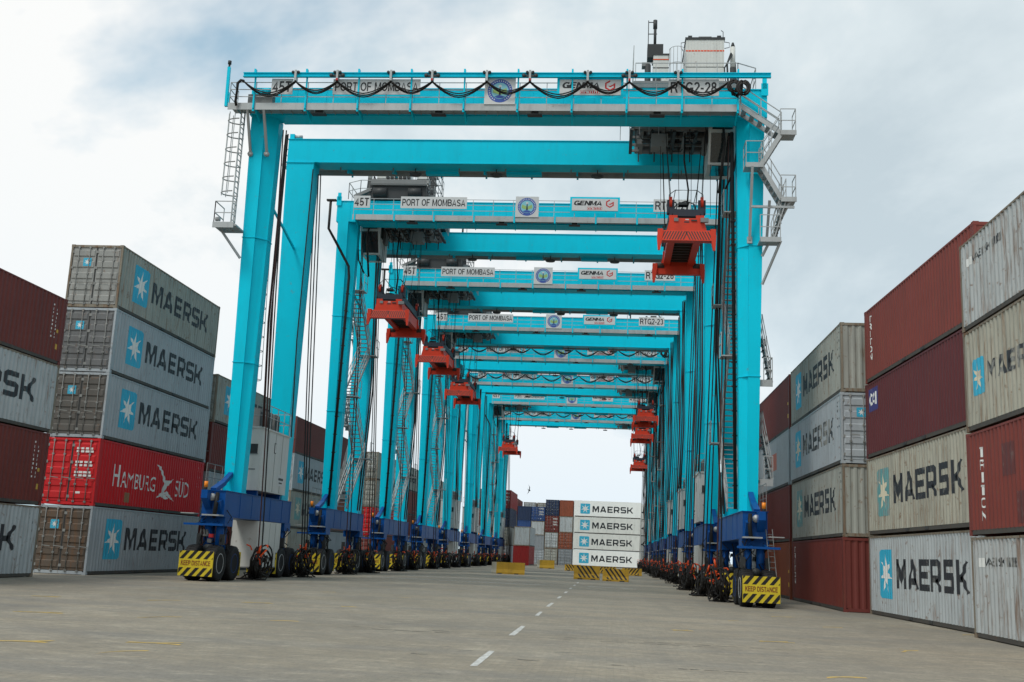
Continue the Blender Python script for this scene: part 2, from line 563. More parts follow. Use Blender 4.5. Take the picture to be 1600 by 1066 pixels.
def arc(cx_, cy_, rx, ry, a0, a1, n=9):
    return [(cx_ + rx * cos(radians(a0 + (a1 - a0) * k / n)), cy_ + ry * sin(radians(a0 + (a1 - a0) * k / n))) for k in range(n + 1)]
B0, T0, M0 = .085, .915, .5
SANS = {  # plain sans capitals: (advance width, centre lines)
    'A': (.76, [[(.06, 0), (.38, .98), (.70, 0)], [(.17, .29), (.59, .29)]]),
    'B': (.70, [[(.09, B0), (.09, T0), (.40, T0)] + arc(.40, .715, .20, .20, 90, -90, 6) + [(.09, .515)], [(.38, .515)] + arc(.41, .30, .215, .215, 90, -90, 6) + [(.09, B0)]]),
    'C': (.74, [arc(.40, .5, .31, .415, 38, 322, 16)]),
    'D': (.74, [[(.09, B0), (.09, T0), (.32, T0)] + arc(.32, .5, .33, .415, 90, -90, 10) + [(.09, B0)]]),
    'E': (.64, [[(.60, T0), (.09, T0), (.09, B0), (.61, B0)], [(.09, .52), (.56, .52)]]),
    'F': (.60, [[(.58, T0), (.09, T0), (.09, 0)], [(.09, .50), (.52, .50)]]),
    'G': (.78, [arc(.41, .5, .32, .415, 38, 315, 16), [(.44, .42), (.70, .42), (.70, .0)], [(.70, .3), (.62, .18)]]),
    'H': (.72, [[(.09, 0), (.09, 1)], [(.63, 0), (.63, 1)], [(.09, .5), (.63, .5)]]),
    'I': (.27, [[(.135, 0), (.135, 1)]]),
    'K': (.73, [[(.09, 0), (.09, 1)], [(.60, 1), (.12, .42)], [(.30, .58), (.66, 0)]]),
    'L': (.58, [[(.09, 1), (.09, B0), (.56, B0)]]),
    'M': (.86, [[(.09, 0), (.09, .93)], [(.77, .93), (.77, 0)], [(.11, .98), (.43, .06), (.75, .98)]]),
    'N': (.74, [[(.09, 0), (.09, 1)], [(.65, 0), (.65, 1)], [(.10, .95), (.64, .05)]]),
    'O': (.80, [arc(.40, .5, .315, .415, 0, 360, 22)]),
    'P': (.66, [[(.09, 0), (.09, T0), (.37, T0)] + arc(.37, .68, .22, .235, 90, -90, 8) + [(.09, .445)]]),
    'R': (.73, [[(.09, 0), (.09, T0), (.40, T0)] + arc(.40, .69, .21, .225, 90, -90, 8) + [(.09, .465)], [(.42, .46), (.52, .36), (.60, .1), (.64, 0)]]),
    'S': (.67, [arc(.34, .71, .245, .205, 25, 235, 9) + [(.34, .50)] + arc(.34, .285, .26, .205, 62, -155, 9)]),
    'T': (.62, [[(.02, T0), (.60, T0)], [(.31, 0), (.31, .95)]]),
    'U': (.72, [[(.09, 1), (.09, .34)] + arc(.36, .34, .27, .255, 180, 360, 10) + [(.63, 1)]]),
    '0': (.57, [arc(.285, .5, .205, .415, 0, 360, 18)]),
    '1': (.57, [[(.10, .74), (.26, .80), (.35, .96)], [(.35, 0), (.35, 1)]]),
    '2': (.57, [arc(.285, .68, .205, .235, 165, -20, 9) + [(.09, B0), (.51, B0)]]),
    '3': (.57, [arc(.28, .705, .19, .21, 160, -80, 8), arc(.285, .30, .21, .215, 85, -160, 9)]),
    '4': (.57, [[(.39, 0), (.39, .95), (.06, .29), (.54, .29)]]),
    '5': (.57, [[(.48, T0), (.15, T0), (.11, .47)] + arc(.28, .32, .215, .235, 125, -155, 10)]),
    '6': (.57, [arc(.29, .31, .20, .225, 0, 360, 14), arc(.36, .5, .27, .415, 60, 195, 9)]),
    '7': (.57, [[(.05, T0), (.50, T0), (.24, .3), (.21, 0)]]),
    '8': (.57, [arc(.285, .72, .175, .195, 0, 360, 14), arc(.285, .295, .205, .21, 0, 360, 14)]),
    '9': (.57, [arc(.28, .69, .20, .225, 0, 360, 14), arc(.21, .5, .27, .415, -120, 15, 9)]),
    '-': (.36, [[(.03, .40), (.33, .40)]]),
    ' ': (.30, []),
}
def sans2d(txt, h, w, wt=.165, gap=.06):
    """[(u, v)] quads of a line of plain capitals, cap height h, overall width w, starting at 0, 0"""
    qs, x = [], 0
    for ch in txt:
        adv, st = SANS[ch]
        for s_ in st:
            qs += [[(x + a, min(1, max(0, b))) for a, b in q] for q in stroke(s_, wt)]
        x += adv + gap
    x -= gap
    return [[(a / x * w, b * h) for a, b in q] for q in qs]
def put_sans(mb, txt, u, v, h, w, fn, wt=.165, mi=0, shear=0, align='c'):
    if align == 'c':
        u -= w / 2
    for k, q in enumerate(sans2d(txt, h, w, wt)):
        p = [fn(u + a + shear * b, v + b) for a, b in q]
        mb.poly([(a, b - .0002 * (k % 5), c) for a, b, c in p], mi)

GLY = {  # cap height 1, stroke .2, each in its own box (width, strokes)
    'M': (1.04, [[(.1, 0), (.1, .9), (.2, .9), (.52, .22), (.84, .9), (.94, .9), (.94, 0)]]),
    'A': (1.02, [[(.11, 0), (.46, .9), (.56, .9), (.91, 0)], [(.24, .27), (.78, .27)]]),
    'E': (.86, [[(.86, .9), (.1, .9), (.1, .1), (.86, .1)], [(.1, .5), (.78, .5)]]),
    'R': (.92, [[(.1, 0), (.1, .9), (.68, .9), (.80, .78), (.80, .52), (.68, .40), (.1, .40)], [(.52, .40), (.82, 0)]]),
    'S': (.88, [[(.84, .9), (.16, .9), (.1, .84), (.1, .56), (.16, .5), (.72, .5), (.78, .44), (.78, .16), (.72, .1), (.04, .1)]]),
    'K': (.94, [[(.1, 0), (.1, 1)], [(.2, .46), (.42, .46), (.84, 1)], [(.42, .54), (.88, 0)]]),
}
def wordmark(h, w):
    polys, x = [], 0
    for ch in 'MAERSK':
        wd, st = GLY[ch]
        for s_ in st:
            for q in stroke(s_, .215):
                polys.append([(x + a, min(1, max(0, b))) for a, b in q])
        x += wd + .17
    x -= .17
    return [[(a / x * w, b * h) for a, b in q] for q in polys]

def star_poly(cx_, cz_, r):
    pts = []
    for k in range(14):
        t = pi / 2 + k * pi / 7
        rr = r if k % 2 == 0 else r * .36
        pts.append((cx_ + rr * cos(t), cz_ + rr * sin(t)))
    # fan triangles
    return [[(cx_, cz_), pts[i], pts[(i + 1) % 14]] for i in range(14)]

def round_rect(u0, v0, u1, v1, r, n=3):
    p = []
    for cx_, cy_, a in ((u1 - r, v0 + r, -pi / 2), (u1 - r, v1 - r, 0), (u0 + r, v1 - r, pi / 2), (u0 + r, v0 + r, pi)):
        for k in range(n + 1):
            t = a + pi / 2 * k / n
            p.append((cx_ + r * cos(t), cy_ + r * sin(t)))
    return p

# ------------------------------------------------------------------ shipping containers
CL, CW = 12.19, 2.44
PITCH_, DEP = .278, .036
def profile(u0_, u1_):
    n = int((u1_ - u0_ - .1) / PITCH_)
    s0 = (u0_ + u1_) / 2 - n * PITCH_ / 2 + .036
    pr = [(u0_, 0)]
    for k in range(n):
        b = s0 + k * PITCH_
        pr += [(b, 0), (b + .068, -DEP), (b + .138, -DEP), (b + .206, 0)]
    pr.append((u1_, 0))
    return pr
PSIDE = profile(-CL / 2 + .12, CL / 2 - .12)
PEND = profile(-CW / 2 + .1, CW / 2 - .1)
def pdepth(u):
    for (a, da), (b, db) in zip(PSIDE, PSIDE[1:]):
        if a <= u <= b:
            return da + (db - da) * (u - a) / max(1e-6, b - a)
    return 0
CUTS = [u for u, d in PSIDE]

def print_mesh(name, items, mats, flat=False, eps=.005):
    """items: [(list of 2d polygons in (u, v), material index, lift)], wrapped round the corrugations of the +x side.
    u runs along +y (the reading direction seen from +x), v up."""
    bm = bmesh.new()
    lay = bm.faces.layers.int.new('lift')
    for polys, mi, lift in items:
        for p in polys:
            try:
                f = bm.faces.new([bm.verts.new((0, u, v)) for u, v in p])
                f.material_index = mi
                f[lay] = lift
            except ValueError:
                pass
    if not flat:
        lo = min(v.co.y for v in bm.verts); hi = max(v.co.y for v in bm.verts)
        for c in CUTS:
            if lo < c < hi:
                bmesh.ops.bisect_plane(bm, geom=bm.verts[:] + bm.edges[:] + bm.faces[:], plane_co=(0, c, 0), plane_no=(0, 1, 0), dist=1e-5)
    lifts = {}
    for f in bm.faces:
        for v in f.verts:
            lifts[v.index] = 0
    bm.verts.index_update()
    lf = [0] * len(bm.verts)
    for f in bm.faces:
        for v in f.verts:
            lf[v.index] = max(lf[v.index], f[lay])
    for v in bm.verts:
        v.co.x = CW / 2 - .006 + (0 if flat else pdepth(v.co.y)) + eps + .003 * lf[v.index]
    bmesh.ops.recalc_face_normals(bm, faces=bm.faces[:])
    for f in bm.faces:
        if f.normal.x < 0:
            f.normal_flip()
    me = bpy.data.meshes.new(name)
    bm.to_mesh(me)
    bm.free()
    for m in mats:
        me.materials.append(m)
    return me

def tris(s, u, v, h, w=None, bold=0, mi=0, spacing=1.0, lift=1):
    vs, fs, wd = text2d(s, h, w, bold, spacing)
    return ([[(u + vs[i][0], v + vs[i][1]) for i in f] for f in fs], mi, lift)

def vertical_text(s, u, v_top, h, gap=.08, wd=.22):
    out_ = []
    for k, ch in enumerate(s):
        w_ = wd if ch != 'I' else wd * .36
        out_ += [[(u + (wd - w_) / 2 + a, v_top - h - k * (h + gap) + b) for a, b in q] for q in sans2d(ch, h, w_, .17)]
    return out_

def rect(u0_, v0, u1_, v1):
    return [(u0_, v0), (u1_, v0), (u1_, v1), (u0_, v1)]

def code_marks(u, v, n=2, seed=1, rows=7, w=.06):
    """columns of small illegible stencil marks"""
    rg = random.Random(seed)
    ps = []
    for c in range(n):
        for k in range(rows):
            if rg.random() < .8:
                a = u + c * .28 + rg.uniform(-.01, .01)
                b = v - k * .17
                ps.append(rect(a, b - .11 * rg.uniform(.6, 1), a + w * rg.uniform(.6, 1.3), b))
    return ps

HL = -CL / 2
PRINTS = {}
def get_print(kind):
    if kind in PRINTS:
        return PRINTS[kind]
    flat = False
    parts = []
    def add(nm, items, mats, lift_flat=False, eps=.005):
        parts.append((nm, print_mesh(nm, items, mats, flat, eps)))
    if kind.startswith('maersk') and kind not in ('maersk_small', 'maersk_mid'):
        worn_ = {'maersk': (P_BLACK, P_BLUE, P_STAR), 'maersk_rusty': (P_BLACK, P_BLUE2, P_STAR2), 'maersk_chipped': (P_BLACK2, P_BLUE, P_STAR2),
                 'maersk_reefer': (P_BLACKN, P_BLUE, P_STAR)}[kind]
        if kind == 'maersk_reefer':
            flat = True
            a, b, z0, z1, t0, tw, th, tz = 1.15, 2.9, .55, 2.38, 3.35, 7.3, 1.12, .88
        else:
            a, b, z0, z1, t0, tw, th, tz = 1.42, 3.0, .66, 2.42, 3.5, 7.15, 1.02, 1.06
        add('logo', [([round_rect(HL + a, z0, HL + b, z1, .12)], 0, 0), (star_poly(HL + (a + b) / 2, (z0 + z1) / 2, (b - a) * .46), 1, 1)], [worn_[1], worn_[2]])
        wm = [[(HL + t0 + u, tz + v) for u, v in q] for q in wordmark(th, tw)]
        add('lettering', [(wm, 0, 0)], [worn_[0]])
        if not flat:
            add('code_marks', [(code_marks(-HL - .75, 2.6, 2, 3), 0, 0)], [P_BLACK2], eps=.004)
    elif kind == 'maersk_mid':
        add('logo', [([round_rect(HL + .62, .95, HL + 1.5, 1.98, .07)], 0, 0), (star_poly(HL + 1.06, 1.465, .40), 1, 1)], [P_BLUE, P_STAR2])
        add('lettering', [([[(HL + 1.78 + u, 1.2 + v) for u, v in q] for q in wordmark(.56, 4.1)], 0, 0)], [P_BLACK2])
    elif kind == 'maersk_small':
        add('logo', [([round_rect(HL + .55, 2.04, HL + .95, 2.30, .03)], 0, 0)], [P_STAR])
        add('lettering', [([[(HL + 1.0 + a, 2.06 + b) for a, b in q] for q in sans2d('MAERSK LINE', .25, 2.3, .2)], 0, 0)], [P_BLACK2])
        add('patch', [([rect(HL + 8.0, 1.1, HL + 8.4, 1.4)], 0, 0)], [P_TAN])
    elif kind == 'hamburg':
        add('lettering', [tris('H', HL + 1.6, .95, .98, .62, 0), tris('AMBURG', HL + 2.4, .95, .72, 3.75, 0)], [P_STAR])
        add('lettering', [tris('SÜD', HL + 8.62, .88, .98, 1.75, .0)], [P_STAR])
        bird = [[(6.15, 2.3), (6.7, 2.22), (7.35, 1.6), (7.2, 1.42), (6.75, 1.95)], [(7.35, 1.6), (7.95, 1.62), (8.3, 1.72), (7.9, 1.45), (7.55, 1.28), (7.2, 1.42)],
                [(7.2, 1.42), (7.55, 1.28), (7.25, .95), (6.95, .98)], [(6.95, .98), (7.25, .95), (7.9, .72), (7.5, .66), (6.9, .78), (6.35, .66)], [(7.25, .95), (7.6, 1.1), (8.6, .62), (8.1, .72)]]
        add('emblem', [([[(HL + u, v) for u, v in p] for p in bird], 0, 0)], [P_STAR])
        add('code_marks', [(code_marks(-HL - .75, 2.6, 2, 5), 0, 0), ([rect(HL + 2.95, .3, HL + 3.5, .75)], 1, 0)], [P_STAR, P_TAN])
    elif kind == 'triton':
        add('lettering', [(vertical_text('TRITON', HL + .72, 2.62, .26, .045), 0, 0)], [P_WHITE])
    elif kind == 'triton_big':
        add('lettering', [(vertical_text('TRITON', HL + 1.0, 2.42, .28, .07, .34), 0, 0)], [P_WHITE])
        add('patch', [([rect(HL + 2.6, 1.5, HL + 3.55, 2.35), rect(HL + 3.6, .25, HL + 4.5, 1.05)], 0, 0)], [P_PATCH])
    elif kind == 'cai':
        add('logo', [([rect(HL + .42, 1.78, HL + 1.72, 2.68)], 0, 0), ([[(HL + .58 + a, 2.0 + b) for a, b in q] for q in sans2d('CAI', .5, .95, .2)], 1, 1)], [P_IND, P_WHITE])
    elif kind == 'codes':
        add('code_marks', [(code_marks(-HL - .95, 2.5, 2, 9, 9, .05), 0, 0), ([rect(-HL - .55, .62, -HL - .35, .84), rect(-HL - .58, 1.32, -HL - .38, 1.46)], 1, 0)], [P_STAR, P_YEL])
    elif kind == 'banner':
        add('logo', [([rect(HL + 3.4, 1.15, HL + 4.7, 1.95)], 0, 0), ([rect(HL + 4.72, 1.1, HL + 8.0, 2.05)], 1, 0),
                     ([rect(HL + 5.6, .62, HL + 5.8, .76), rect(HL + 6.0, .62, HL + 6.3, .76), rect(HL + 6.5, .62, HL + 6.75, .76)], 2, 0)], [P_BLACK, P_SAL, P_STAR])
    PRINTS[kind] = parts
    return parts

GEOM = {}
def cgeom(key, fn):
    if key not in GEOM:
        GEOM[key] = fn()
    return GEOM[key]

def frame_mb(h, length):
    mb = MB()
    a, b = CW / 2, length / 2
    p = .09
    for sx in (-1, 1):
        for sy in (-1, 1):
            mb.box((sx * (a - p), sy * (b - .11), .118), (sx * a, sy * b, h - .118))
            for z in (0, h - .118):                                     # corner castings stand proud
                mb.box((sx * (a - .162), sy * (b - .178), z), (sx * (a + .006), sy * (b + .006), z + .118), 1)
        mb.box((sx * (a - .07), -b + .178, .03), (sx * (a - .018), b - .178, .16), 3)          # bottom side rail
        mb.box((sx * (a - .06), -b + .178, h - .075), (sx * (a - .003), b - .178, h - .012))    # top side rail
        for q in (-1.05, 1.05):
            mb.box((sx * (a - .03), q - .18, .045), (sx * (a + .001), q + .18, .145), 2)      # fork pockets
    for sy in (-1, 1):
        mb.box((-a + .162, sy * (b - .1), .02), (a - .162, sy * (b - .004), .15))
        mb.box((-a + .162, sy * (b - .1), h - .12), (a - .162, sy * (b - .004), h - .015))
    for k in range(9):
        y = -b + .6 + k * (length - 1.2) / 8
        mb.box((-a + .07, y - .03, .04), (a - .07, y + .03, .13))
    mb.box((-a + .075, -b + .12, .132), (a - .075, b - .12, .158))
    return mb

def side_mb(h, length, flat):
    mb = MB()
    pr = profile(-length / 2 + .12, length / 2 - .12)
    if flat:
        pr = [(-length / 2 + .11, 0)]
        k = -length / 2 + .6
        while k < length / 2 - .3:
            pr += [(k - .01, 0), (k, -.004), (k + .01, 0)]
            k += 1.0
        pr.append((length / 2 - .11, 0))
    x = CW / 2 - .006
    z0, z1 = .155, h - .07
    vs, fs = [], []
    for u, d in pr:
        vs += [(x + d, u, z0), (x + d, u, z1)]
    for i in range(len(pr) - 1):
        fs.append((2 * i, 2 * i + 2, 2 * i + 3, 2 * i + 1))
    mb.add(vs, fs)
    # inner skin so that the wall has a thickness
    mb.add([(x - .05, pr[0][0], z0), (x - .05, pr[-1][0], z0), (x - .05, pr[-1][0], z1), (x - .05, pr[0][0], z1)], [(3, 2, 1, 0)])
    return mb

def end_mb(h, length):
    mb = MB()
    y = length / 2 - .02
    vs, fs = [], []
    for u, d in PEND:
        vs += [(u, y + d, .15), (u, y + d, h - .1)]
    for i in range(len(PEND) - 1):
        fs.append((2 * i + 1, 2 * i + 3, 2 * i + 2, 2 * i))
    return mb.add(vs, fs)

def roof_mb(h, length):
    mb = MB()
    n = 30
    vs, fs = [], []
    for k in range(n * 2 + 1):
        y = -length / 2 + .1 + k * (length - .2) / (2 * n)
        z = h - .018 - (.02 if k % 2 else 0)
        vs += [(-CW / 2 + .05, y, z), (CW / 2 - .05, y, z)]
    for i in range(n * 2):
        fs.append((2 * i, 2 * i + 1, 2 * i + 3, 2 * i + 2))
    return mb.add(vs, fs)

def door_mb(h, length):
    """one door leaf, hinged at x = 0 and reaching to x = 1.13; face at y = 0 looking to -y"""
    mb = MB()
    z0, z1 = .17, h - .13
    mb.box((.012, 0, z0), (1.125, .05, z1))
    mb.box((.0, -.006, z0), (.03, .03, z1), 1)
    mb.box((1.10, -.006, z0), (1.135, .03, z1), 1)
    n = 5
    for k in range(n):                                                  # pressed horizontal ribs
        a = z0 + (z1 - z0) * (k + .18) / n
        b = z0 + (z1 - z0) * (k + .80) / n
        P = [(.06, 0, a), (1.07, 0, a), (1.07, 0, b), (.06, 0, b)]
        Q = [(.1, -.035, a + .04), (1.03, -.035, a + .04), (1.03, -.035, b - .04), (.1, -.035, b - .04)]
        mb.loft(P, Q)
    for k in range(4):
        z = z0 + .2 + k * (z1 - z0 - .4) / 3
        mb.box((-.03, -.03, z - .06), (.09, .005, z + .06), 2)
    return mb

def rod_mb(h, length):
    mb = MB()
    z0, z1 = .1, h - .07
    mb.tube([(0, -.06, z0), (0, -.06, z1)], .017, 6)
    for z in (z0 + .06, .9, 1.55, h * .75, z1 - .06):
        mb.box((-.05, -.07, z - .035), (.05, -.036, z + .035))
    mb.bar((0, -.085, 1.18), (.36, -.085, 1.15), .02, .035)
    return mb

COUNT = {'n': 0}
def container(loc, rz, h, col, label, prints='', side=1, group=None, flat=False, length=CL, door_logo=None, zs=1.0, frame=None, cat='container', doors=True, codes=True, doorcol=None):
    """a box with frame, two side walls, roof, blind end (+y) and a pair of doors (-y). side: which long side carries the print"""
    hk = round(h, 2)
    key = (hk, length, flat)
    rg = random.Random(label)
    loc = (loc[0] + rg.uniform(-.03, .03), loc[1] + rg.uniform(-.05, .05), loc[2])
    root = empty('shipping_container', loc, None, rz + rg.uniform(-.0025, .0025))
    tag(root, label, cat, group)
    fm = frame or (M_POST if col in (M_PALE, M_RUSTY, M_OLIVE, M_WORN) else col)
    me = cgeom(('frame', key, fm.name), lambda: frame_mb(hk, length).mesh('frame', [fm, fm, M_SEAL, M_UNDER]))
    mk('frame', me, root)
    sm = cgeom(('side', key, col.name), lambda: side_mb(hk, length, flat).mesh('side_wall', [col]))
    a = mk('side_wall', sm, root)
    b = mk('side_wall', sm, root)
    b.rotation_euler.z = pi
    mk('end_wall', cgeom(('end', key, col.name), lambda: end_mb(hk, length).mesh('end_wall', [col])), root)
    mk('roof', cgeom(('roof', key, col.name), lambda: roof_mb(hk, length).mesh('roof', [col])), root)
    dm = cgeom(('door', key, (doorcol or col).name), lambda: door_mb(hk, length).mesh('door', [doorcol or col, M_SEAL, M_STEELR]))
    rm = cgeom(('rod', key), lambda: rod_mb(hk, length).mesh('lock_rod', [M_STEELR]))
    for sx in (-1, 1):
        d = mk('door', dm, root, (-1.14, -length / 2 + .035, 0) if sx < 0 else (1.14, -length / 2 + .085, 0))
        if sx > 0:
            d.rotation_euler.z = 0
            d.location = (.005, -length / 2 + .035, 0)
        for q in (.3, .82):
            mk('lock_rod', rm, d, (q, 0, 0))
        if door_logo == 'star' and sx < 0:
            lm = cgeom(('doorstar',), lambda: door_star())
            mk('logo', lm, d, (.74, -.042, hk * .72))
        if door_logo == 'labels' and sx > 0:
            mk('data_plate', cgeom(('plates',), lambda: plates()), d, (.56, -.042, hk * .5))['kind'] = 'stuff'
    if prints:
        for nm, pm in get_print(prints):
            o = mk(nm, pm, root)
            if nm == 'code_marks':
                o['kind'] = 'stuff'
            if side < 0:
                o.rotation_euler.z = pi
    root.scale.z = zs
    return root

def door_star():
    mb = MB()
    mb.poly([(u, 0, v) for u, v in round_rect(-.19, -.19, .19, .19, .03)], 0)
    for p in star_poly(0, 0, .15):
        mb.poly([(u, -.003, v) for u, v in p], 1)
    return mb.mesh('logo', [P_BLUE, P_STAR])
def plates():
    mb = MB()
    rg = random.Random(4)
    for z in (.95, .82, .36, .22, -.08, -.22):
        for k in range(4):
            mb.poly([(x, 0, zz_) for x, zz_ in rect(-.36 + k * .2, z, -.36 + k * .2 + rg.uniform(.12, .18), z + .09)], 0)
    mb.poly([(x, 0, z) for x, z in rect(-.2, -.95, .0, -.86)], 0)
    return mb.mesh('data_plate', [P_WHITE])

YF = 'left'
def left(x, y0_, h, z, col, label, prints='', flip=False, zs=1.0, **k):
    """row left of the lane: far-to-near runs along y; doors toward the camera unless flip. y0_ is the near end"""
    ln = k.get('length', CL)
    return container((x - CW / 2, y0_ + ln / 2, z), pi if flip else 0, h, col, label, prints, -1 if flip else 1, zs=zs, **k)
def right(x, y0_, h, z, col, label, prints='', flip=False, skew=0, **k):
    """row right of the lane; blind end toward the camera unless flip (then the doors)"""
    ln = k.get('length', CL)
    return container((x + CW / 2, y0_ + ln / 2, z), (0 if flip else pi) + skew, h, col, label, prints, -1 if flip else 1, **k)

# ------------------------------------------------------------------ ground and paint on it
g = MB()
g.add([(-900, -300, 0), (900, -300, 0), (900, 1800, 0), (-900, 1800, 0)], [(0, 1, 2, 3)])
tag(g.build('ground', ground_mat()), 'grey brown block paved container yard floor', None, None, 'structure')

def flat_patch(name, poly, mat, label, z=.004):
    mb = MB()
    mb.poly([(x, y, z) for x, y in poly])
    return tag(mb.build(name, mat), label, None, None, 'structure')
dash = [(16.55, 19.25), (23.05, 26.25), (30.9, 33.1), (36.6, 39.7), (44.0, 46.3), (50.6, 52.8), (57.2, 59.4), (63.8, 66), (70.4, 72.6)]
for k, (a, b) in enumerate(dash):
    rg = random.Random(k)
    e = [rg.uniform(-.02, .02) for _ in range(8)]
    flat_patch('lane_marking', [(-2.045 + e[0] * .5, a), (-1.935 + e[1] * .5, a + .05), (-1.93 + e[2] * .5, (a + b) / 2), (-1.935 + e[3] * .5, b - .05), (-2.04 + e[4] * .5, b), (-2.05 + e[5] * .5, (a + b) / 2)], MARKW,
               'white lane dash, number %d from the camera' % (k + 1))
# long faint cross lines far down the yard
for k, (x0_, x1_, y_) in enumerate(((-14, -3.5, 62.5), (-9, -1.5, 79), (-13, -5, 70), (-1.2, 1.6, 63.5))):
    flat_patch('lane_marking', [(x0_, y_), (x1_, y_ - .5), (x1_, y_ - .25), (x0_, y_ + .3)], MARKW, 'faint worn white line across the yard, number %d' % (k + 1))
# worn yellow slot marks
ym = [(-15.12, 28.49, 0.1, 0.4), (-12.25, 29.36, 2.9, 0.5), (-9.88, 30.42, 0.5, 0.45), (-10.31, 39.66, 1.7, 0.3), (-12.16, 22.73, 0.2, 0.55), (-9.68, 23.21, 2.6, 0.55), (-7.16, 23.94, 1.2, 0.35), (-9.2, 16.59, 0.9, 0.5), (-7.31, 17.46, 0.1, 0.48), (-7.23, 15.93, 2.9, 0.4), (-7.32, 30.77, 0.5, 0.25), (-7.13, 38.01, 1.7, 0.25), (3.76, 25.19, 0.2, 0.4), (6.39, 24.45, 2.6, 0.45), (3.7, 17.93, 1.2, 0.45), (6.39, 32.47, 0.9, 0.4), (5.8, 37.39, 0.1, 0.4), (3.63, 33.28, 2.9, 0.35), (1.84, 27.6, 0.5, 0.25), (10.02, 31.96, 1.7, 0.35)]
for k, (x, y, a, hl) in enumerate(ym):
    rg = random.Random(40 + k)
    mb = MB()
    for q in range(rg.choice((1, 2, 2))):
        aa = a + q * rg.uniform(.4, 1.4)
        ln = hl * rg.uniform(.7, 1.1)
        w = rg.uniform(.04, .075)
        pts = []
        nseg = 6
        for s_ in range(nseg + 1):
            t = -ln + 2 * ln * s_ / nseg
            bend = .12 * (t / ln) ** 2 * (1 if q else -1)
            pts.append((x + t * cos(aa * .35) - bend * sin(aa * .35), y + t * sin(aa * .35) + bend * cos(aa * .35)))
        for (p, q2) in zip(pts, pts[1:]):
            mb.poly([(p[0], p[1] - w, .004 + q * .002), (q2[0], q2[1] - w, .004 + q * .002), (q2[0], q2[1] + w * rg.uniform(.6, 1.2), .004 + q * .002), (p[0], p[1] + w, .004 + q * .002)])
    tag(mb.build('slot_marking', MARKY), 'worn yellow chalk like mark on the yard floor', None, 'yellow marks on the paving', 'structure')
# open joints crossing the lane
for k, (xa, xb, ya) in enumerate(((-5.5, 3.4, 23.4), (-5.2, 2.0, 22.9), (-3.2, 2.2, 18.0))):
    rg = random.Random(90 + k)
    mb = MB()
    x = xa
    y = ya
    while x < xb:
        ln = rg.uniform(.12, .5)
        y2 = y - ln * .05 + rg.uniform(-.02, .02)
        if rg.random() < .72:
            w = rg.uniform(.012, .035)
            mb.poly([(x, y - w, .005), (x + ln, y2 - w * .6, .005), (x + ln, y2 + w * .6, .005), (x, y + w, .005)])
        x += ln + rg.uniform(.02, .12)
        y = y2
    tag(mb.build('paving_joint', CRACK), 'broken dark joint running across the paving', None, 'open joints', 'structure')
# ------------------------------------------------------------------ container stacks left of the lane
GL, GR, GF = 'containers stacked left of the cranes', 'containers stacked right of the cranes', 'containers stacked at the far end of the yard'
def lift(hs, z0=0.):
    out_, z = [], z0
    for h in hs:
        out_.append(z)
        z += h
    return out_
# nearest left stack, cut by the frame edge
za = lift((2.72, 2.84, 2.73, 2.72))
for z, hh, m, pr, lb in zip(za, (2.70, 2.82, 2.71, 2.70), (M_PALE, M_BROWN, M_PALE, M_BROWN), ('maersk', 'codes', 'maersk', 'codes'),
        ('pale grey container with black lettering at the foot of the nearest left stack', 'brown container second from the ground in the nearest left stack',
         'pale grey lettered container under the top brown one in the nearest left stack', 'brown container with white code columns on top of the nearest left stack')):
    left(-22.1, 28.2, 2.9, z, m, lb, pr, zs=hh / 2.9, group=GL)
# five high stack with its doors in view
for k, (m, dc, pr, dl, lb) in enumerate((
        (M_GREY, M_RUSTY, 'maersk', 'star', 'grey container with rust stained doors at the foot of the five high left stack'),
        (M_RED, M_RED, 'hamburg', 'labels', 'bright red container with white lettering and a white bird'),
        (M_GREY, M_DOORA, 'maersk', 'star', 'grey container resting on the bright red container'),
        (M_GREY, M_DOORB, 'maersk', 'star', 'slate grey container second from the top of the five high left stack'),
        (M_OLIVE, M_DOORC, 'maersk', 'star', 'weathered grey container topmost of the five high left stack'))):
    if k == 0:
        dc = paint('door_rusty_brown', (.115, .088, .068), .6, .5, 1.0)
    left(-22.1, 44.62, 2.9, k * 2.912, m, lb, pr, doorcol=dc, door_logo=dl, group=GL)
zc = lift((2.72,) * 4)
for z, m, pr, lb in zip(zc, (M_BROWN, M_GREY, M_BROWN, M_OLIVE), ('', 'maersk', 'codes', 'maersk'),
        ('brown ground level container just behind the five high left stack', 'grey lettered container second up behind the five high left stack',
         'brown container under the topmost one behind the five high left stack', 'weathered grey lettered container topmost behind the five high left stack')):
    left(-22.1, 57.5, 2.9, z, m, lb, pr, zs=2.70 / 2.9, group=GL)
# stacks seen between the crane legs
bays = [(82.4, -24.85, [(M_OLIVE, ''), (M_OLIVE, 'maersk_rusty'), (M_GREY, 'maersk'), (M_BROWN, '')], 'behind the first crane'),
        (95.0, -24.85, [(M_GREY, ''), (M_RUSTR, ''), (M_OLIVE, ''), (M_BROWN, 'codes')], 'behind the second crane'),
        (111.7, -24.6, [(M_BRICK, 'codes'), (M_RED, ''), (M_OLIVE, 'maersk_rusty'), (M_OLIVE, '')], 'behind the third crane'),
        (124.4, -24.6, [(M_GREY, ''), (M_BROWN, ''), (M_BRICK, ''), (M_OLIVE, 'maersk_rusty')], 'behind the fourth crane'),
        (137.1, -24.6, [(M_PALE, 'maersk'), (M_BRICK, ''), (M_BRICK, 'codes'), (M_RUSTR, '')], 'behind the fifth crane'),
        (149.8, -24.6, [(M_PALE, ''), (M_OLIVE, ''), (M_BROWN, ''), (M_OLIVE, '')], 'behind the sixth crane')]
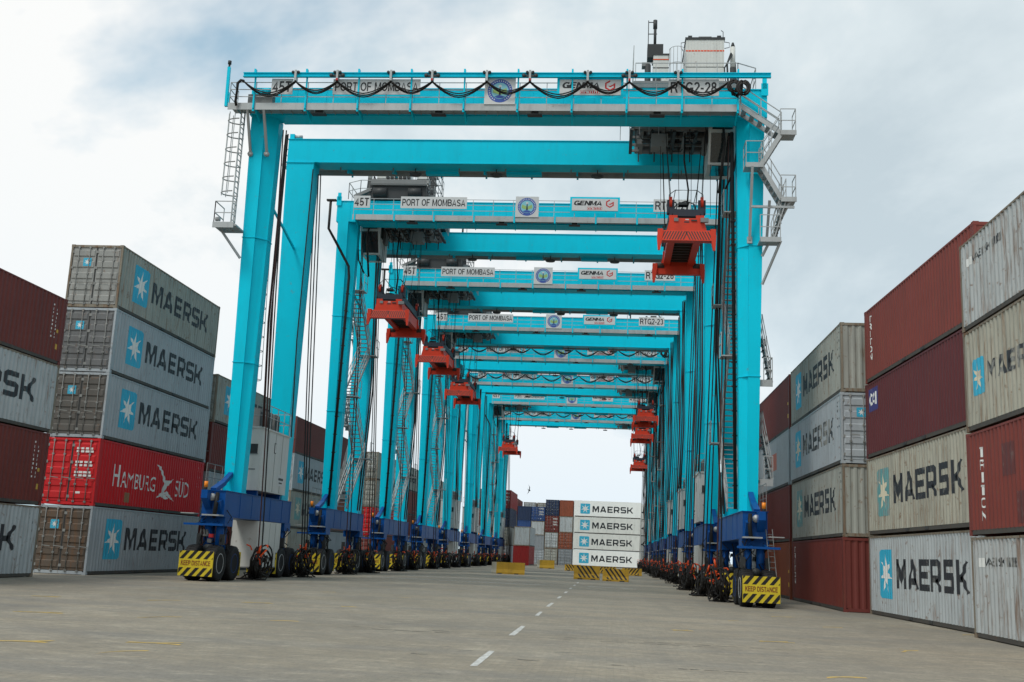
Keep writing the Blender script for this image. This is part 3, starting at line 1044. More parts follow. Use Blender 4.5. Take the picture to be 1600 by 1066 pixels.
COLN = {M_OLIVE.name: 'weathered grey', M_GREY.name: 'grey', M_BROWN.name: 'brown', M_RUSTR.name: 'oxide red', M_BRICK.name: 'brick red', M_RED.name: 'bright red', M_DIMRED.name: 'dull red',
        M_PALE.name: 'pale grey', M_SLATE.name: 'slate grey', M_BLUE.name: 'blue', M_DKBLUE.name: 'navy blue', M_WHITE.name: 'white', M_RUSTY.name: 'rusty cream', M_PURPLE.name: 'maroon'}
LEV = ('ground level', 'second level', 'third level', 'topmost')
for y, x, st, where in bays:
    for k, (m, pr) in enumerate(st):
        left(x, y, 2.9, k * 2.91, m, '%s %s container in the left stack standing %s' % (LEV[k], COLN[m.name], where), pr, door_logo='labels' if k == 3 else None, group=GL)

# ------------------------------------------------------------------ right of the lane
zr = lift((2.70, 2.84, 2.87, 2.57))
for z, hh, m, pr, lb in zip(zr, (2.66, 2.80, 2.83, 2.55), (M_WORN, M_BRICK, M_RUSTY, M_WORN), ('maersk_small', 'triton_big', 'maersk_mid', 'maersk_small'),
        ('pale grey blue container at the foot of the nearest right stack', 'brick red container with white upright lettering and maroon patches',
         'rusty cream container with chipped black lettering in the nearest right stack', 'rust streaked pale container on top of the nearest right stack')):
    right(9.9, 18.71, 2.9, z, m, lb, pr, zs=hh / 2.9, group=GR)
for k, (m, pr, lb) in enumerate(((M_PALE, 'maersk', 'pale grey boldly lettered container at the foot of the brick red topped stack'),
        (M_RUSTY, 'maersk_rusty', 'rust stained cream container under the maroon one'),
        (M_PURPLE, 'cai', 'maroon container with a small indigo logo square'),
        (M_BRICK, 'triton', 'brick red container topmost of its stack, with thin white upright lettering'))):
    right(10.25, 31.4, 2.94, k * 2.985, m, lb, pr, skew=.030, group=GR)
for k, (m, pr, fl, lb) in enumerate(((M_BROWN, 'triton', False, 'dark brown ground level container beside the right hand warning board'),
        (M_OLIVE, 'maersk_rusty', False, 'weathered cream grey container resting on the dark brown one'),
        (M_GREY, 'maersk_chipped', True, 'slate grey container showing its doors, with broken black lettering'),
        (M_OLIVE, 'maersk', False, 'weathered grey container topmost of the stack beside the right hand crane leg'))):
    right(9.2, 44.02, 2.89, k * 2.905, m, lb, pr, flip=fl, door_logo='star' if fl else None, group=GR)
for k, (m, pr, lb) in enumerate(((M_RUSTR, 'codes', 'oxide red ground level container behind the dark brown one'),
        (M_BROWN, '', 'brown container under the one with the salmon banner'), (M_GREY, 'banner', 'grey container with a salmon and black banner'),
        (M_BROWN, 'codes', 'brown container resting on the one with the salmon banner'))):
    right(9.2, 56.8, 2.89, k * 2.905, m, lb, pr, group=GR)
for k, m in enumerate((M_GREY, M_BROWN, M_OLIVE)):
    right(9.2, 69.6, 2.89, k * 2.905, m, '%s %s container in the right stack behind the legs of the second crane' % (LEV[k], COLN[m.name]), group=GR)

# ------------------------------------------------------------------ far end of the yard
for k in range(4):
    container((-.46, 198.1, k * 2.93), -pi / 2, 2.91, M_WHITE2 if k in (1, 2) else M_WHITE, 'white container facing the camera at the far end, %s of four' % ('lowest', 'second from the ground', 'third from the ground', 'topmost')[k],
              'maersk_reefer', flat=True, group=GF)
for k in range(4):
    container((2.05, 203.2, k * 2.93), -pi / 2, 2.91, M_WHITE, 'white container half hidden behind the white stack, %s' % ('lowest', 'second from the ground', 'third from the ground', 'topmost')[k],
              'maersk_reefer', flat=True, group=GF)
far = [(-7.95, 2.9, [(M_SLATE, 0), (M_RUSTR, 0), (M_PALE, 1), (M_RUSTR, 1)], 'column touching the white stack'),
       (-10.5, 2.9, [(M_OLIVE, 0), (M_PALE, 0), (M_BROWN, 0), (M_DKBLUE, 0)], 'second column left of the white stack'),
       (-13.05, 2.56, [(M_GREY, 0), (M_SLATE, 1), (M_PALE, 1), (M_BLUE, 0)], 'third column left of the white stack'),
       (-15.6, 2.56, [(M_SLATE, 0), (M_OLIVE, 1), (M_BLUE, 1), (M_DKBLUE, 1)], 'fourth column left of the white stack')]
far += [(-18.15, 2.9, [(M_BROWN, 0), (M_GREY, 1), (M_OLIVE, 0), (M_BRICK, 1)], 'fifth column left of the white stack'),
        (-20.7, 2.9, [(M_GREY, 0), (M_DKBLUE, 0), (M_BROWN, 1), (M_OLIVE, 1)], 'sixth column left of the white stack')]
for x, h, st, where in far:
    for k, (m, blind) in enumerate(st):
        container((x, 197 + CL / 2, k * (h + .015)), pi if blind else 0, h, m, '%s %s end on container, %s' % (LEV[k], COLN[m.name], where), '',
                  door_logo='labels' if m in (M_BROWN, M_BLUE) else None, group=GF)
for x, c in ((-13.05, M_OLIVE), (-15.7, M_PALE)):
    for k in range(4):
        container((x, 211.5 + CL / 2, k * 2.93), 0, 2.915, c, '%s %s container in the rear row of the far wall' % (LEV[k], COLN[c.name]), '', group=GF)
for k, m in enumerate((M_DIMRED, M_PALE)):
    container((-13.35, 165 + CL / 2, k * 2.91), pi, 2.9, m, '%s container of the low pair standing before the far wall' % ('dull red lower', 'pale grey upper')[k], '', group=GF)
for k, m in enumerate((M_GREY, M_OLIVE, M_DKBLUE, M_DIMRED)):
    container((-17.1, 172 + CL / 2, k * 2.91), 0, 2.9, m, '%s %s container in the tall stack left of the low pair' % (LEV[k], COLN[m.name]), '', door_logo='labels' if k == 3 else None, group=GF)
for k, m in enumerate((M_OLIVE, M_GREY, M_BROWN, M_BROWN)):
    container((-19.8, 171 + CL / 2, k * 2.91), 0, 2.9, m, '%s %s container in the far left stack behind the last cranes' % (LEV[k], COLN[m.name]), '', group=GF)

# ------------------------------------------------------------------ rubber tyred gantry cranes
CX = -5.52
ZS0, ZS1 = 2.72, 3.78            # sill beam
ZG0, ZG1 = 21.86, 23.20           # girders
HW0, HW1 = 11.80, 12.14          # outer half width of the legs, bottom and top

def rail(mb, pts, h=1.1, step=1.35, r=.02, mi=0, mid=(.55,), post=True):
    """hand rail along a polyline of deck level points"""
    for p, q in zip(pts, pts[1:]):
        p, q = Vector(p), Vector(q)
        n = max(1, round((q - p).length / step))
        for k in range(n + 1):
            a = p.lerp(q, k / n)
            mb.bar(a, a + Vector((0, 0, h)), r * 1.8, mi=mi)
        for z in tuple(mid) + (h,):
            mb.bar(p + Vector((0, 0, z)), q + Vector((0, 0, z)), r * 1.8, mi=mi)

def stair(mb, p, q, w, axis, mi=0, rails=(1, 1), rmi=None):
    """flight from p (top) to q (bottom); p, q are the middle of the treads. axis: direction of the width, a unit vector"""
    p, q, a = Vector(p), Vector(q), Vector(axis)
    for s_ in (-1, 1):
        o = a * (w / 2 * s_)
        mb.bar(p + o, q + o, .05, .20, mi)
        if rails[0 if s_ < 0 else 1]:
            for z in (.55, 1.0):
                mb.bar(p + o + Vector((0, 0, z)), q + o + Vector((0, 0, z)), .036, mi=mi if rmi is None else rmi)
            n = max(2, round((q - p).length / 1.1))
            for k in range(n + 1):
                b = p.lerp(q, k / n) + o
                mb.bar(b, b + Vector((0, 0, 1.0)), .036, mi=mi if rmi is None else rmi)
    n = max(3, int(abs(p.z - q.z) / .23))
    d = Vector((q.x - p.x, q.y - p.y, 0)).normalized() * .11
    for k in range(n):
        c = p.lerp(q, (k + .5) / n)
        A = a * (w / 2 - .02)
        mb.add([tuple(c - A - d), tuple(c + A - d), tuple(c + A + d), tuple(c - A + d),
                tuple(c - A - d - Vector((0, 0, .035))), tuple(c + A - d - Vector((0, 0, .035))), tuple(c + A + d - Vector((0, 0, .035))), tuple(c - A + d - Vector((0, 0, .035)))],
               [(0, 1, 2, 3), (7, 6, 5, 4), (0, 4, 5, 1), (2, 6, 7, 3)], mi)

def lerp(a, b, t):
    return a + (b - a) * t

def hazard(mb, w, h, y, z0, band=None, period=.30, mi_y=0, mi_k=1):
    """yellow board with slanting black stripes, facing -y, centred on x = 0"""
    mb.box((-w / 2, y, z0), (w / 2, y + .05, z0 + h), mi_y)
    def clip(poly, ax, lim, keep_less):
        out_ = []
        for i, p in enumerate(poly):
            q = poly[(i + 1) % len(poly)]
            ip = (p[ax] <= lim) == keep_less
            iq = (q[ax] <= lim) == keep_less
            if ip:
                out_.append(p)
            if ip != iq:
                t = (lim - p[ax]) / (q[ax] - p[ax])
                out_.append(tuple(lerp(p[k], q[k], t) for k in range(2)))
        return out_
    spans = [(0, h)] if not band else [(0, band[0]), (band[1], h)]
    sl = .85
    u = -h * sl - w
    while u < w:
        for a, b in spans:
            poly = [(u + a * sl, a), (u + period * .5 + a * sl, a), (u + period * .5 + b * sl, b), (u + b * sl, b)]
            for ax, lim, kl in ((0, -w / 2 + .015, False), (0, w / 2 - .015, True)):
                if poly:
                    poly = clip(poly, ax, lim, kl)
            if len(poly) > 2:
                mb.poly([(p[0], y - .004, z0 + p[1]) for p in poly], mi_k)
        u += period

def make_crane(fx, festoon):
    """one crane, children collected under an Empty at the middle of its span, at the plane of its sign boards. fx = -1 mirrors it"""
    root = empty('gantry_crane')
    def B():
        return MB(fx)
    # ---- legs
    for side in (-1, 1):
        def pts_front(t, g_=0.):
            hw = lerp(HW0, HW1, t) + g_
            w1, w2, d2, d3 = lerp(.44, .68, t), lerp(.74, 1.20, t), lerp(1.28, 1.52, t), lerp(1.9, 2.15, t)
            if g_:
                P = [(0, .98 - g_), (w1 + g_, .98 - g_), (w2 + 2 * g_, d2), (w2 + 2 * g_, d3 + g_), (0, d3 + g_)]
            else:
                P = [(0, .98), (w1, .98), (w1, 1.09), (w1 + .06, 1.13), (w2, d2), (w2, d3), (0, d3)]
            P = [(side * (hw - a), b, lerp(ZS1, ZG0, t)) for a, b in P]
            return P if side < 0 else P[::-1]
        mb = B()
        mb.loft(pts_front(0), pts_front(1))
        for t in (.002, .33, .66):                          # splice flanges
            P = pts_front(t, .03)
            mb.loft(P, [(x, y, z + .035) for x, y, z in P])
        mb.build('leg', TEAL, root)
        mb = B()
        def pts_rear(hw, w, z, y0_=7.22, y1_=8.3):
            P = [(0, y0_), (w, y0_), (w, y1_), (0, y1_)]
            P = [(side * (hw - a), b, z) for a, b in P]
            return P if side < 0 else P[::-1]
        mb.loft(pts_rear(HW0 + .1, .88, ZS1), pts_rear(HW1 + .16, 1.50, ZG0))
        mb.loft(pts_rear(HW1 + .2, 1.56, ZG0 - .06, 7.17, 8.35), pts_rear(HW1 + .2, 1.56, ZG0 - .02, 7.17, 8.35))
        mb.build('leg', TEAL, root)
    # brace between the tops of the front and rear legs
    for side in (-1, 1):
        mb = B()
        mb.bar((side * 11.3, 2.1, 17.9), (side * 11.5, 7.3, 17.0), .10, .10)
        mb.build('brace', TEAL, root)
    # ---- girders
    mb = B()
    mb.box((-HW1 - .12, .98, ZG0), (HW1 + .12, 2.02, ZG1))
    mb.box((-HW1 - .16, .93, ZG1), (HW1 + .16, 2.07, ZG1 + .035))
    mb.box((-HW1 + 1.3, .93, ZG0 - .035), (HW1 - 1.3, 2.07, ZG0))
    mb.box((-HW1 - .1, 1.44, ZG1 + .035), (HW1 + .1, 1.56, ZG1 + .16), 1)
    for k in range(17):
        x = -11.4 + k * 22.8 / 16
        mb.box((x - .012, .965, ZG0), (x + .012, .98, ZG1))
    mb.extr_x([(.98, ZG0 - .9), (2.02, ZG0 - .0), (.98, ZG0)], -HW1 + .0, -HW1 + .02)
    mb.box((HW1 - .1, .9, ZG1 + .03), (HW1 + .1, 1.0, ZG1 + .55))
    mb.box((HW1 - .16, .9, ZG1 - .3), (HW1 + .16, .93, ZG1 + .30))
    mb.build('front_girder', [TEAL, GREY], root)
    mb = B()
    mb.box((-HW1 - .16, 7.25, ZG0), (HW1 + .16, 8.27, ZG1 - .06))
    mb.box((-HW1 - .2, 7.2, ZG1 - .06), (HW1 + .2, 8.32, ZG1 - .025))
    mb.box((-HW1 + 1.6, 7.2, ZG0 - .035), (HW1 - 1.6, 8.32, ZG0))
    mb.box((-HW1 - .1, 7.7, ZG1 - .025), (HW1 + .1, 7.82, ZG1 + .12), 1)
    for x in (-9.5, -6.6, -3.0, -.5, 3.0, 6.0, 8.8):
        mb.box((x - .03, 7.9, ZG0 - .30), (x + .03, 7.96, ZG0 - .03), 1)
    for a, b in ((-4.9, -3.1), (-.5, 1.4)):
        mb.box((a, 8.33, ZG0 - .2), (b, 8.7, ZG0 - .04), 0)
    mb.box((-HW1 - .15, 7.35, ZG1), (-HW1 + .1, 7.6, ZG1 + .30))
    mb.cyl((-HW1 + .1, 7.5, ZG1 + .17), (-HW1 + .5, 7.5, ZG1 + .17), .11, 8, 2)
    mb.build('rear_girder', [TEAL, GREY, STEEL], root)
    # ---- floodlights under the girders
    for x, y, z in ((-5.4, 8.0, ZG0 - .35), (-1.0, 8.0, ZG0 - .35), (4.4, 8.0, ZG0 - .35), (-8.6, .2, 21.7), (-2.9, .2, 21.7), (1.6, .2, 21.7), (7.2, .2, 21.7)):
        mb = B()
        if y > 1:
            mb.bar((x, y, z + .34), (x, y, z), .05)
            mb.loft([(x + .30 * cos(2 * pi * k / 10), y + .2 * sin(2 * pi * k / 10), z - .1) for k in range(10)], [(x + .36 * cos(2 * pi * k / 10), y + .26 * sin(2 * pi * k / 10), z + .02) for k in range(10)])
        else:
            mb.box((x - .34, y - .16, z - .16), (x + .34, y + .16, z - .11))
            mb.box((x - .16, y - .12, z - .1), (x + .16, y + .12, z + .12))
            mb.bar((x, y, z + .1), (x, y, z + .2), .04)
        mb.build('floodlight', [DARK], root)
    # ---- walkways with railings
    for yo, yi in ((-.1, .96), (9.35, 8.3)):
        mb = B()
        zf = 21.92 if yi > yo else 22.12
        x0, x1 = -12.95, 10.95
        mb.box((x0, min(yo, yi) + .02, zf), (x1, max(yo, yi) - .0, zf + .04))
        yy = yo
        mb.box((x0, yy - .01, zf - .26), (x1, yy + .01, zf + .08))
        mb.box((x0, min(yo, yi) + .02, zf - .09), (x1, min(yo, yi) + .08, zf - .002))
        for k in range(46):
            x = x0 + .25 + k * (x1 - x0 - .5) / 45
            mb.box((x - .012, min(yo, yi) + .09, zf - .05), (x + .012, max(yo, yi) - .02, zf - .001))
        mb.build('walkway', [STEEL], root)
        for k in range(10):
            mb = B()
            x = -11.7 + k * 2.5
            s_ = 1 if yi > yo else -1
            mb.extr_x([(yi, zf - .08), (yo, zf - .08), (yo, zf - .16), (yi, zf - .5)] if s_ < 0 else [(yo, zf - .08), (yi, zf - .5), (yi, zf - .08)], x - .03, x + .03)
            mb.box((x - .05, yo - s_ * .04, zf - .34), (x + .05, yo - s_ * .012, zf + .2))
            mb.build('bracket', [TEAL], root)
        mb = B()
        rail(mb, [(x0 + .05, yi, zf), (x0 + .05, yo + .02, zf), (x1 - .05, yo + .02, zf)], 1.12, 1.25, .017, mid=(.40, .76))
        mb.build('railing', [STEEL], root)
    # ---- sill beams, bogies, wheels, boards
    for side in (-1, 1):
        xi, xo = 10.92, 11.92
        mb = B()
        a, b = sorted((side * xi, side * xo))
        mb.box((a, -1.05, ZS0), (b, 8.62, ZS1))
        mb.box((a - .04, -1.1, ZS1), (b + .04, 8.66, ZS1 + .03))
        mb.box((a - .03, -1.08, ZS0 - .03), (b + .03, 8.64, ZS0))
        for y in (.9, 2.5, 5.2, 7.1, 8.45):
            mb.box((a - .014, y - .02, ZS0), (b + .014, y + .02, ZS1))
        mb.extr_x([(-1.05, ZS0 + .25), (-1.05, ZS1), (-1.7, ZS1), (-1.7, ZS1 - .35)], side * 11.62 - .14, side * 11.62 + .14)
        mb.extr_x([(-1.05, ZS0 + .1), (-1.05, ZS0 + .7), (-1.5, ZS0 + .6)], side * 11.1 - .09, side * 11.1 + .09)
        mb.build('sill_beam', [NAVY], root)
        mb = B()                                             # front end gear: lamp, motor, hose loops
        mb.cyl((side * 11.45, -1.3, ZS0 + .78), (side * 11.45, -1.08, ZS0 + .78), .16, 10, 1)
        mb.tube([(side * 11.2, -1.25, ZS0 + .95), (side * 11.15, -1.45, ZS0 + .5), (side * 11.2, -1.4, ZS0 + .1), (side * 11.3, -1.15, ZS0 - .05)], .09, 6, 0)
        mb.box((side * 11.25 - .38, -1.75, ZS0 - .02), (side * 11.25 + .38, -1.2, ZS0 + .04), 1)
        mb.bar((side * 10.6, -1.9, 2.33), (side * 12.3, -1.9, 2.33), .09, .09, 2)
        mb.bar((side * 11.2, -1.85, 2.33), (side * 11.2, -.9, 2.45), .08, .08, 2)
        mb.bar((side * 11.8, -1.85, 2.33), (side * 11.8, -.9, 2.45), .08, .08, 2)
        mb.box((side * 12.15 - .3, -2.0, 2.75), (side * 12.15 + .3, -1.5, 2.79), 1)
        mb.build('end_gear', [BLACK, STEEL, NAVY], root)
        mb = B()
        rail(mb, [(side * 11.88, -1.0, ZS1 + .03), (side * 11.88, .9, ZS1 + .03)], 1.15, 1.0, .014)
        if side * fx > 0:
            for x in (11.95, 12.2):
                mb.bar((side * x, -1.75, .8), (side * (x - .1), -1.1, 3.1), .03)
            for k in range(10):
                t = (k + .5) / 10
                mb.bar((side * (11.95 - .1 * t), lerp(-1.75, -1.1, t), lerp(.8, 3.0, t)), (side * (12.2 - .1 * t), lerp(-1.75, -1.1, t), lerp(.8, 3.0, t)), .022)
        mb.build('access_ladder', [GREY], root)
        mb = B()                                             # beacon and the blue tie arm up to the leg
        mb.cyl((side * 11.75, -1.25, ZS1 + .03), (side * 11.75, -1.25, ZS1 + .12), .07, 10, 1)
        mb.cyl((side * 11.75, -1.25, ZS1 + .12), (side * 11.75, -1.25, ZS1 + .38), .085, 10, 0)
        mb.build('beacon', [AMBER, DARK], root)
        mb = B()
        mb.bar((side * 11.5, -1.0, ZS1 + .02), (side * 11.5, .15, ZS1 + .42), .26, .2)
        mb.bar((side * 11.5, .1, ZS1 + .42), (side * 11.5, .98, ZS1 + .86), .22, .18)
        mb.build('tie_arm', [NAVY], root)
        for yb in (-.5, 8.1):
            mb = B()
            for x in (11.18, 11.70):
                mb.tube([(side * x, yb - .12, 1.0), (side * x, yb - .12, ZS0 - .05)], .17, 12)
                mb.tube([(side * x, yb + .4, 1.1), (side * x, yb + .4, ZS0)], .12, 8)
            mb.box((side * 11.45 - .55, yb - .4, ZS0 - .42), (side * 11.45 + .55, yb + .6, ZS0 - .035))
            mb.box((side * 11.45 - .16, yb - 1.2, .62), (side * 11.45 + .16, yb + 1.2, 1.05))
            for q in (-.88, .88):
                mb.cyl((side * 11.45 - .52, yb + q, .74), (side * 11.45 + .52, yb + q, .74), .12, 10)
            mb.box((side * 11.45 - .3, yb - .9, 1.05), (side * 11.45 + .3, yb + .9, 1.2), 1)
            mb.cyl((side * 11.45, yb - .75, 1.35), (side * 11.45, yb - .3, 1.35), .18, 10, 1)
            for q in (-1, 1):
                mb.cyl((side * 11.45 - .5, yb + q * .5, 1.25), (side * 11.45 - .5, yb + q * .2, 2.35), .05, 8, 1)
                mb.box((side * (11.45 + q * .5) - .1, yb - .45, 1.5), (side * (11.45 + q * .5) + .1, yb - .3, 1.95), 1)
            mb.build('bogie', [NAVY, DARK], root)
            rg = random.Random(int(yb * 10) + side)
            mb = B()
            for k in range(11):
                x, y = side * 11.4 + rg.uniform(-.5, .5), yb + rg.uniform(-.6, .9)
                P = [(x, y, ZS0 - .02 + rg.uniform(-.2, .3))]
                for j in range(1, 6):
                    P.append((x + rg.uniform(-.25, .25), y + rg.uniform(-.35, .35), lerp(P[0][2], rg.uniform(.75, 1.6), j / 5)))
                mb.tube(P, rg.uniform(.018, .034), 5, 0)
            for k in range(4):
                x, y, z = side * 11.4 + rg.uniform(-.6, .6), yb + rg.uniform(-.6, .7), rg.uniform(1.25, 2.3)
                mb.box((x - .09, y - .07, z), (x + .09, y + .07, z + rg.uniform(.12, .3)), 1 if k else 2)
            mb.build('hose', [CABLE, GREY, REDL], root)['kind'] = 'stuff'
            for q in (-.88, .88):
                for xw in (-1, 1):
                    xc = side * 11.45 + xw * .44 * side
                    w = empty('wheel', (fx * xc, yb + q, .74), root)
                    mk('tyre', TYRE, w)
                    o = mk('rim', RIMM if q < 0 else RIMB, w)
                    if xw * side * fx < 0:
                        o.rotation_euler.z = pi
            y = yb - 1.66
            hb = mk('hazard_board', HAZ, root, (fx * side * 11.52, y, .2))
            mk('lettering', KEEP, hb)
            hb = mk('hazard_board', HAZ, root, (fx * side * 11.52, yb + 1.72, .2))
            hb.rotation_euler.z = pi
    # ---- plant house on one sill, cabinet slung below it
    mb = B()
    x0, x1 = -12.35, -10.82
    mb.box((x0, 2.75, 4.05), (x1, 7.05, 6.95))
    mb.box((x0 - .05, 2.7, 6.95), (x1 + .05, 7.1, 7.02))
    for y in (3.8, 4.9, 6.0):
        mb.box((x1, y - .01, 4.1), (x1 + .012, y + .01, 6.9), 1)
    mb.box((x0 + .2, 2.735, 5.0), (x1 - .2, 2.75, 5.05), 1)
    mb.box((x1 - .75, 2.72, 5.75), (x1 - .15, 2.75, 6.2), 3)
    mb.box((x1 - .78, 2.715, 5.72), (x1 - .12, 2.735, 5.76), 1)
    mb.box((x1, 4.75, 5.95), (x1 + .02, 5.0, 6.45), 3)
    mb.box((x1 + .02, 4.79, 5.99), (x1 + .03, 4.96, 6.41), 0)
    for y in (3.1, 6.6):
        mb.box((x0 + .1, y - .08, ZS1 + .03), (x1 - .1, y + .08, 4.05), 2)
    mb.build('plant_house', [OFFW, GREY, NAVY, DARK], root)
    mb = B()
    mb.box((x1 + .004, 5.6, 4.45), (x1 + .012, 6.65, 5.0), 0)
    mb.box((x1 + .012, 5.75, 4.72), (x1 + .016, 6.5, 4.84), 1)
    mb.box((x1 + .012, 5.85, 4.56), (x1 + .016, 6.35, 4.63), 1)
    mb.build('house_sign', [BOARD, INK], root)
    mb = B()
    rail(mb, [(x0, 2.8, 7.02), (x1, 2.8, 7.02), (x1, 7.0, 7.02), (x0, 7.0, 7.02)], 1.1, 1.0, .018)
    mb.build('railing', [STEEL], root)
    for k in range(3):
        mb = B()
        mb.box((-11.9, 3.3 + k * 1.15, 7.02), (-11.2, 4.1 + k * 1.15, 7.95))
        mb.box((-11.19, 3.4 + k * 1.15, 7.15), (-11.17, 4.0 + k * 1.15, 7.8), 1)
        mb.build('air_conditioner', [GREY, DARK], root)
    mb = B()
    mb.box((-12.1, 3.45, .55), (-10.85, 6.95, 2.66))
    mb.box((-12.1, 3.42, .50), (-10.82, 6.98, .55), 1)
    for y in (4.3, 5.2, 6.1):
        mb.box((-10.85, y - .008, .6), (-10.84, y + .008, 2.6), 1)
    mb.build('cabinet', [WHITE, GREY], root)
    # caged ladder between the legs above the house
    mb = B()
    for y in (3.0, 3.5):
        mb.bar((-11.9, y, 7.0), (-12.0, y - .4, 20.9), .05, .05)
    for k in range(46):
        t = k / 46
        mb.bar((-11.9 - .1 * t, 3.0 - .4 * t, 7.2 + 13.7 * t), (-11.9 - .1 * t, 3.5 - .4 * t, 7.2 + 13.7 * t), .026)
    for k in range(17):
        z = 9.3 + k * .7
        t = (z - 7) / 13.9
        c = Vector((-11.9 - .1 * t, 3.25 - .4 * t, z))
        mb.tube([tuple(c + Vector((.42 * sin(a) * 1.5, .42 * -cos(a) * 1.05, 0))) for a in [pi * i / 6 for i in range(7)]], .018, 4, caps=False)
    for a in (.5, pi / 2, pi - .5):
        mb.bar((-11.9 + .62 * sin(a), 3.25 - .44 * cos(a), 9.3), (-12.0 + .62 * sin(a), 2.85 - .44 * cos(a), 20.6), .025)
    mb.build('caged_ladder', [STEEL], root)
    # ---- stairs between the legs on the other side
    z = 4.0
    for k, (ya, za_, yb_, zb_) in enumerate(((6.6, 7.4, 2.9, 4.0), (2.9, 10.9, 6.6, 7.5), (6.6, 14.3, 2.9, 11.0), (2.9, 17.7, 6.6, 14.4))):
        mb = B()
        x = 11.05 + (.0 if k % 2 else .0) + .12 * k / 3
        stair(mb, (x, ya, za_), (x, yb_, zb_), .66, (1, 0, 0))
        a, b = (ya - .1, ya + .8) if ya > 4 else (ya - .8, ya + .1)
        mb.box((x - .75, a, za_ - .05), (x + .45, b, za_))
        rail(mb, [(x - .75, a, za_), (x - .75, b, za_)], 1.05, .8, .018)
        mb.build('stair_flight', [STEEL], root)
    # ---- zigzag stairs outside the front leg
    fl = [((10.95, 22.0), (12.75, 20.72)), ((12.75, 20.72), (11.85, 19.2)), ((11.85, 19.2), (12.75, 17.6)), ((12.95, 17.6), (12.4, 15.75))]
    yz = (.02, -.02, .02, .1)
    for k, ((xa, za_), (xb, zb_)) in enumerate(fl):
        mb = MB(fx, 9.27 if fx < 0 else None)
        stair(mb, (xa, .42 + yz[k], za_), (xb, .42 + yz[k], zb_), .72, (0, 1, 0))
        mb.build('stair_flight', [STEEL], root)
    for (xa, xb, z, sd_) in ((12.70, 13.40, 20.70, 1), (11.15, 11.95, 19.16, -1), (12.70, 13.38, 17.56, 1), (11.8, 12.7, 15.7, 1)):
        mb = MB(fx, 9.27 if fx < 0 else None)
        mb.box((xa, -.02, z), (xb, .92, z + .05))
        mb.box((xa, -.06, z - .1), (xb, -.02, z + .12))
        xr = xb - .03 if sd_ > 0 else xa + .03
        xq = xa if sd_ > 0 else xb
        rail(mb, [(xq, 0, z + .05), (xr, 0, z + .05), (xr, .9, z + .05)], 1.1, .7, .018)
        mb.build('landing', [STEEL], root)
    mb = MB(fx, 9.27 if fx < 0 else None)
    for x in (11.45, 12.2):
        mb.bar((x, -.05, 19.1 if x < 12 else 17.5), (x, .9, 15.95), .11, .11)
        mb.box((x - .11, .88, 15.8), (x + .11, .98, 16.1))
    mb.bar((11.4, .1, 17.25), (13.3, .1, 17.25), .1, .1)
    mb.bar((12.0, .9, 15.2), (13.1, .1, 17.5), .09, .09)
    mb.bar((12.0, .9, 13.9), (12.7, .1, 15.7), .09, .09)
    mb.build('stair_support', [STEEL], root)
    for z in (9.55, 5.2):                                      # two small outboard landings lower down the leg
        mb = MB(fx, 9.27 if fx < 0 else None)
        mb.box((11.9, 1.2, z), (12.5, 2.4, z + .06))
        mb.box((11.9, 1.15, z - .2), (12.48, 1.2, z + .1))
        rail(mb, [(12.1, 1.2, z), (12.47, 1.2, z), (12.47, 2.4, z)], 1.1, .6, .02)
        stair(mb, (12.05, 1.6, z + 2.1), (12.42, 1.6, z + .1), .5, (0, 1, 0))
        mb.build('landing', [STEEL], root)
    # ---- caged ladder and landing outside the other front leg
    mb = MB(fx, 9.27 if fx < 0 else None)
    for y in (.25, .7):
        mb.bar((-12.38, y, 15.9), (-12.38, y, 22.1), .06, .05)
    for k in range(22):
        z = 16.1 + k * .27
        mb.bar((-12.38, .25, z), (-12.38, .7, z), .03)
    for k in range(6):
        z = 17.7 + k * .72
        mb.tube([(-12.4 - .66 * sin(a), .47 - .40 * cos(a), z) for a in [pi * i / 8 for i in range(9)]], .032, 4, caps=False)
    for a in (.35, .95, pi / 2, pi - .95, pi - .35):
        mb.bar((-12.4 - .66 * sin(a), .47 - .40 * cos(a), 17.6), (-12.4 - .66 * sin(a), .47 - .40 * cos(a), 21.7), .028)
    mb.build('caged_ladder', [STEEL], root)
    mb = MB(fx, 9.27 if fx < 0 else None)
    mb.box((-13.1, -.1, 15.95), (-12.0, 1.1, 16.03))
    mb.box((-13.1, -.14, 15.85), (-12.1, -.1, 16.12))
    mb.bar((-12.9, .5, 15.9), (-12.05, 1.0, 14.7), .1, .1)
    rail(mb, [(-12.15, -.08, 16.03), (-13.07, -.08, 16.03), (-13.07, 1.05, 16.03)], 1.1, .9, .02)
    mb.cyl((-13.1, .2, 16.35), (-12.9, .2, 16.35), .11, 8)
    mb.build('landing', [STEEL], root)
    mb = MB(fx, 9.27 if fx < 0 else None)
    mb.bar((-12.0, -.05, 21.7), (-12.02, .95, 19.9), .11, .11)
    mb.bar((-11.2, -.05, 21.7), (-11.22, .95, 19.9), .11, .11)
    for x in (-12.02, -11.22):
        mb.cyl((x, .88, 19.85), (x, 1.0, 19.85), .13, 8)
    mb.build('stair_support', [STEEL], root)
    mb = MB(fx, 9.27 if fx < 0 else None)                                                   # mast with a lamp at the walkway's end
    mb.bar((-13.12, .1, 21.9), (-13.15, .1, 23.9), .13, .13)
    mb.bar((-13.0, .1, 21.9), (-13.0, .1, 22.6), .08, .08)
    mb.cyl((-13.15, .1, 23.9), (-13.15, .1, 24.02), .05, 8, 1)
    mb.cyl((-13.15, .1, 24.06), (-13.15, .1, 24.22), .09, 8, 1)
    mb.build('lamp_mast', [TEAL, DARK], root)
    # ---- black conduit down the front leg on the cab side
    mb = B()
    P = [(12.35, -.25, 22.9), (12.35, -.25, 21.0), (11.9, .2, 20.2), (11.2, .86, 18.9), (11.12, .86, 18.2), (11.32, .86, 4.0)]
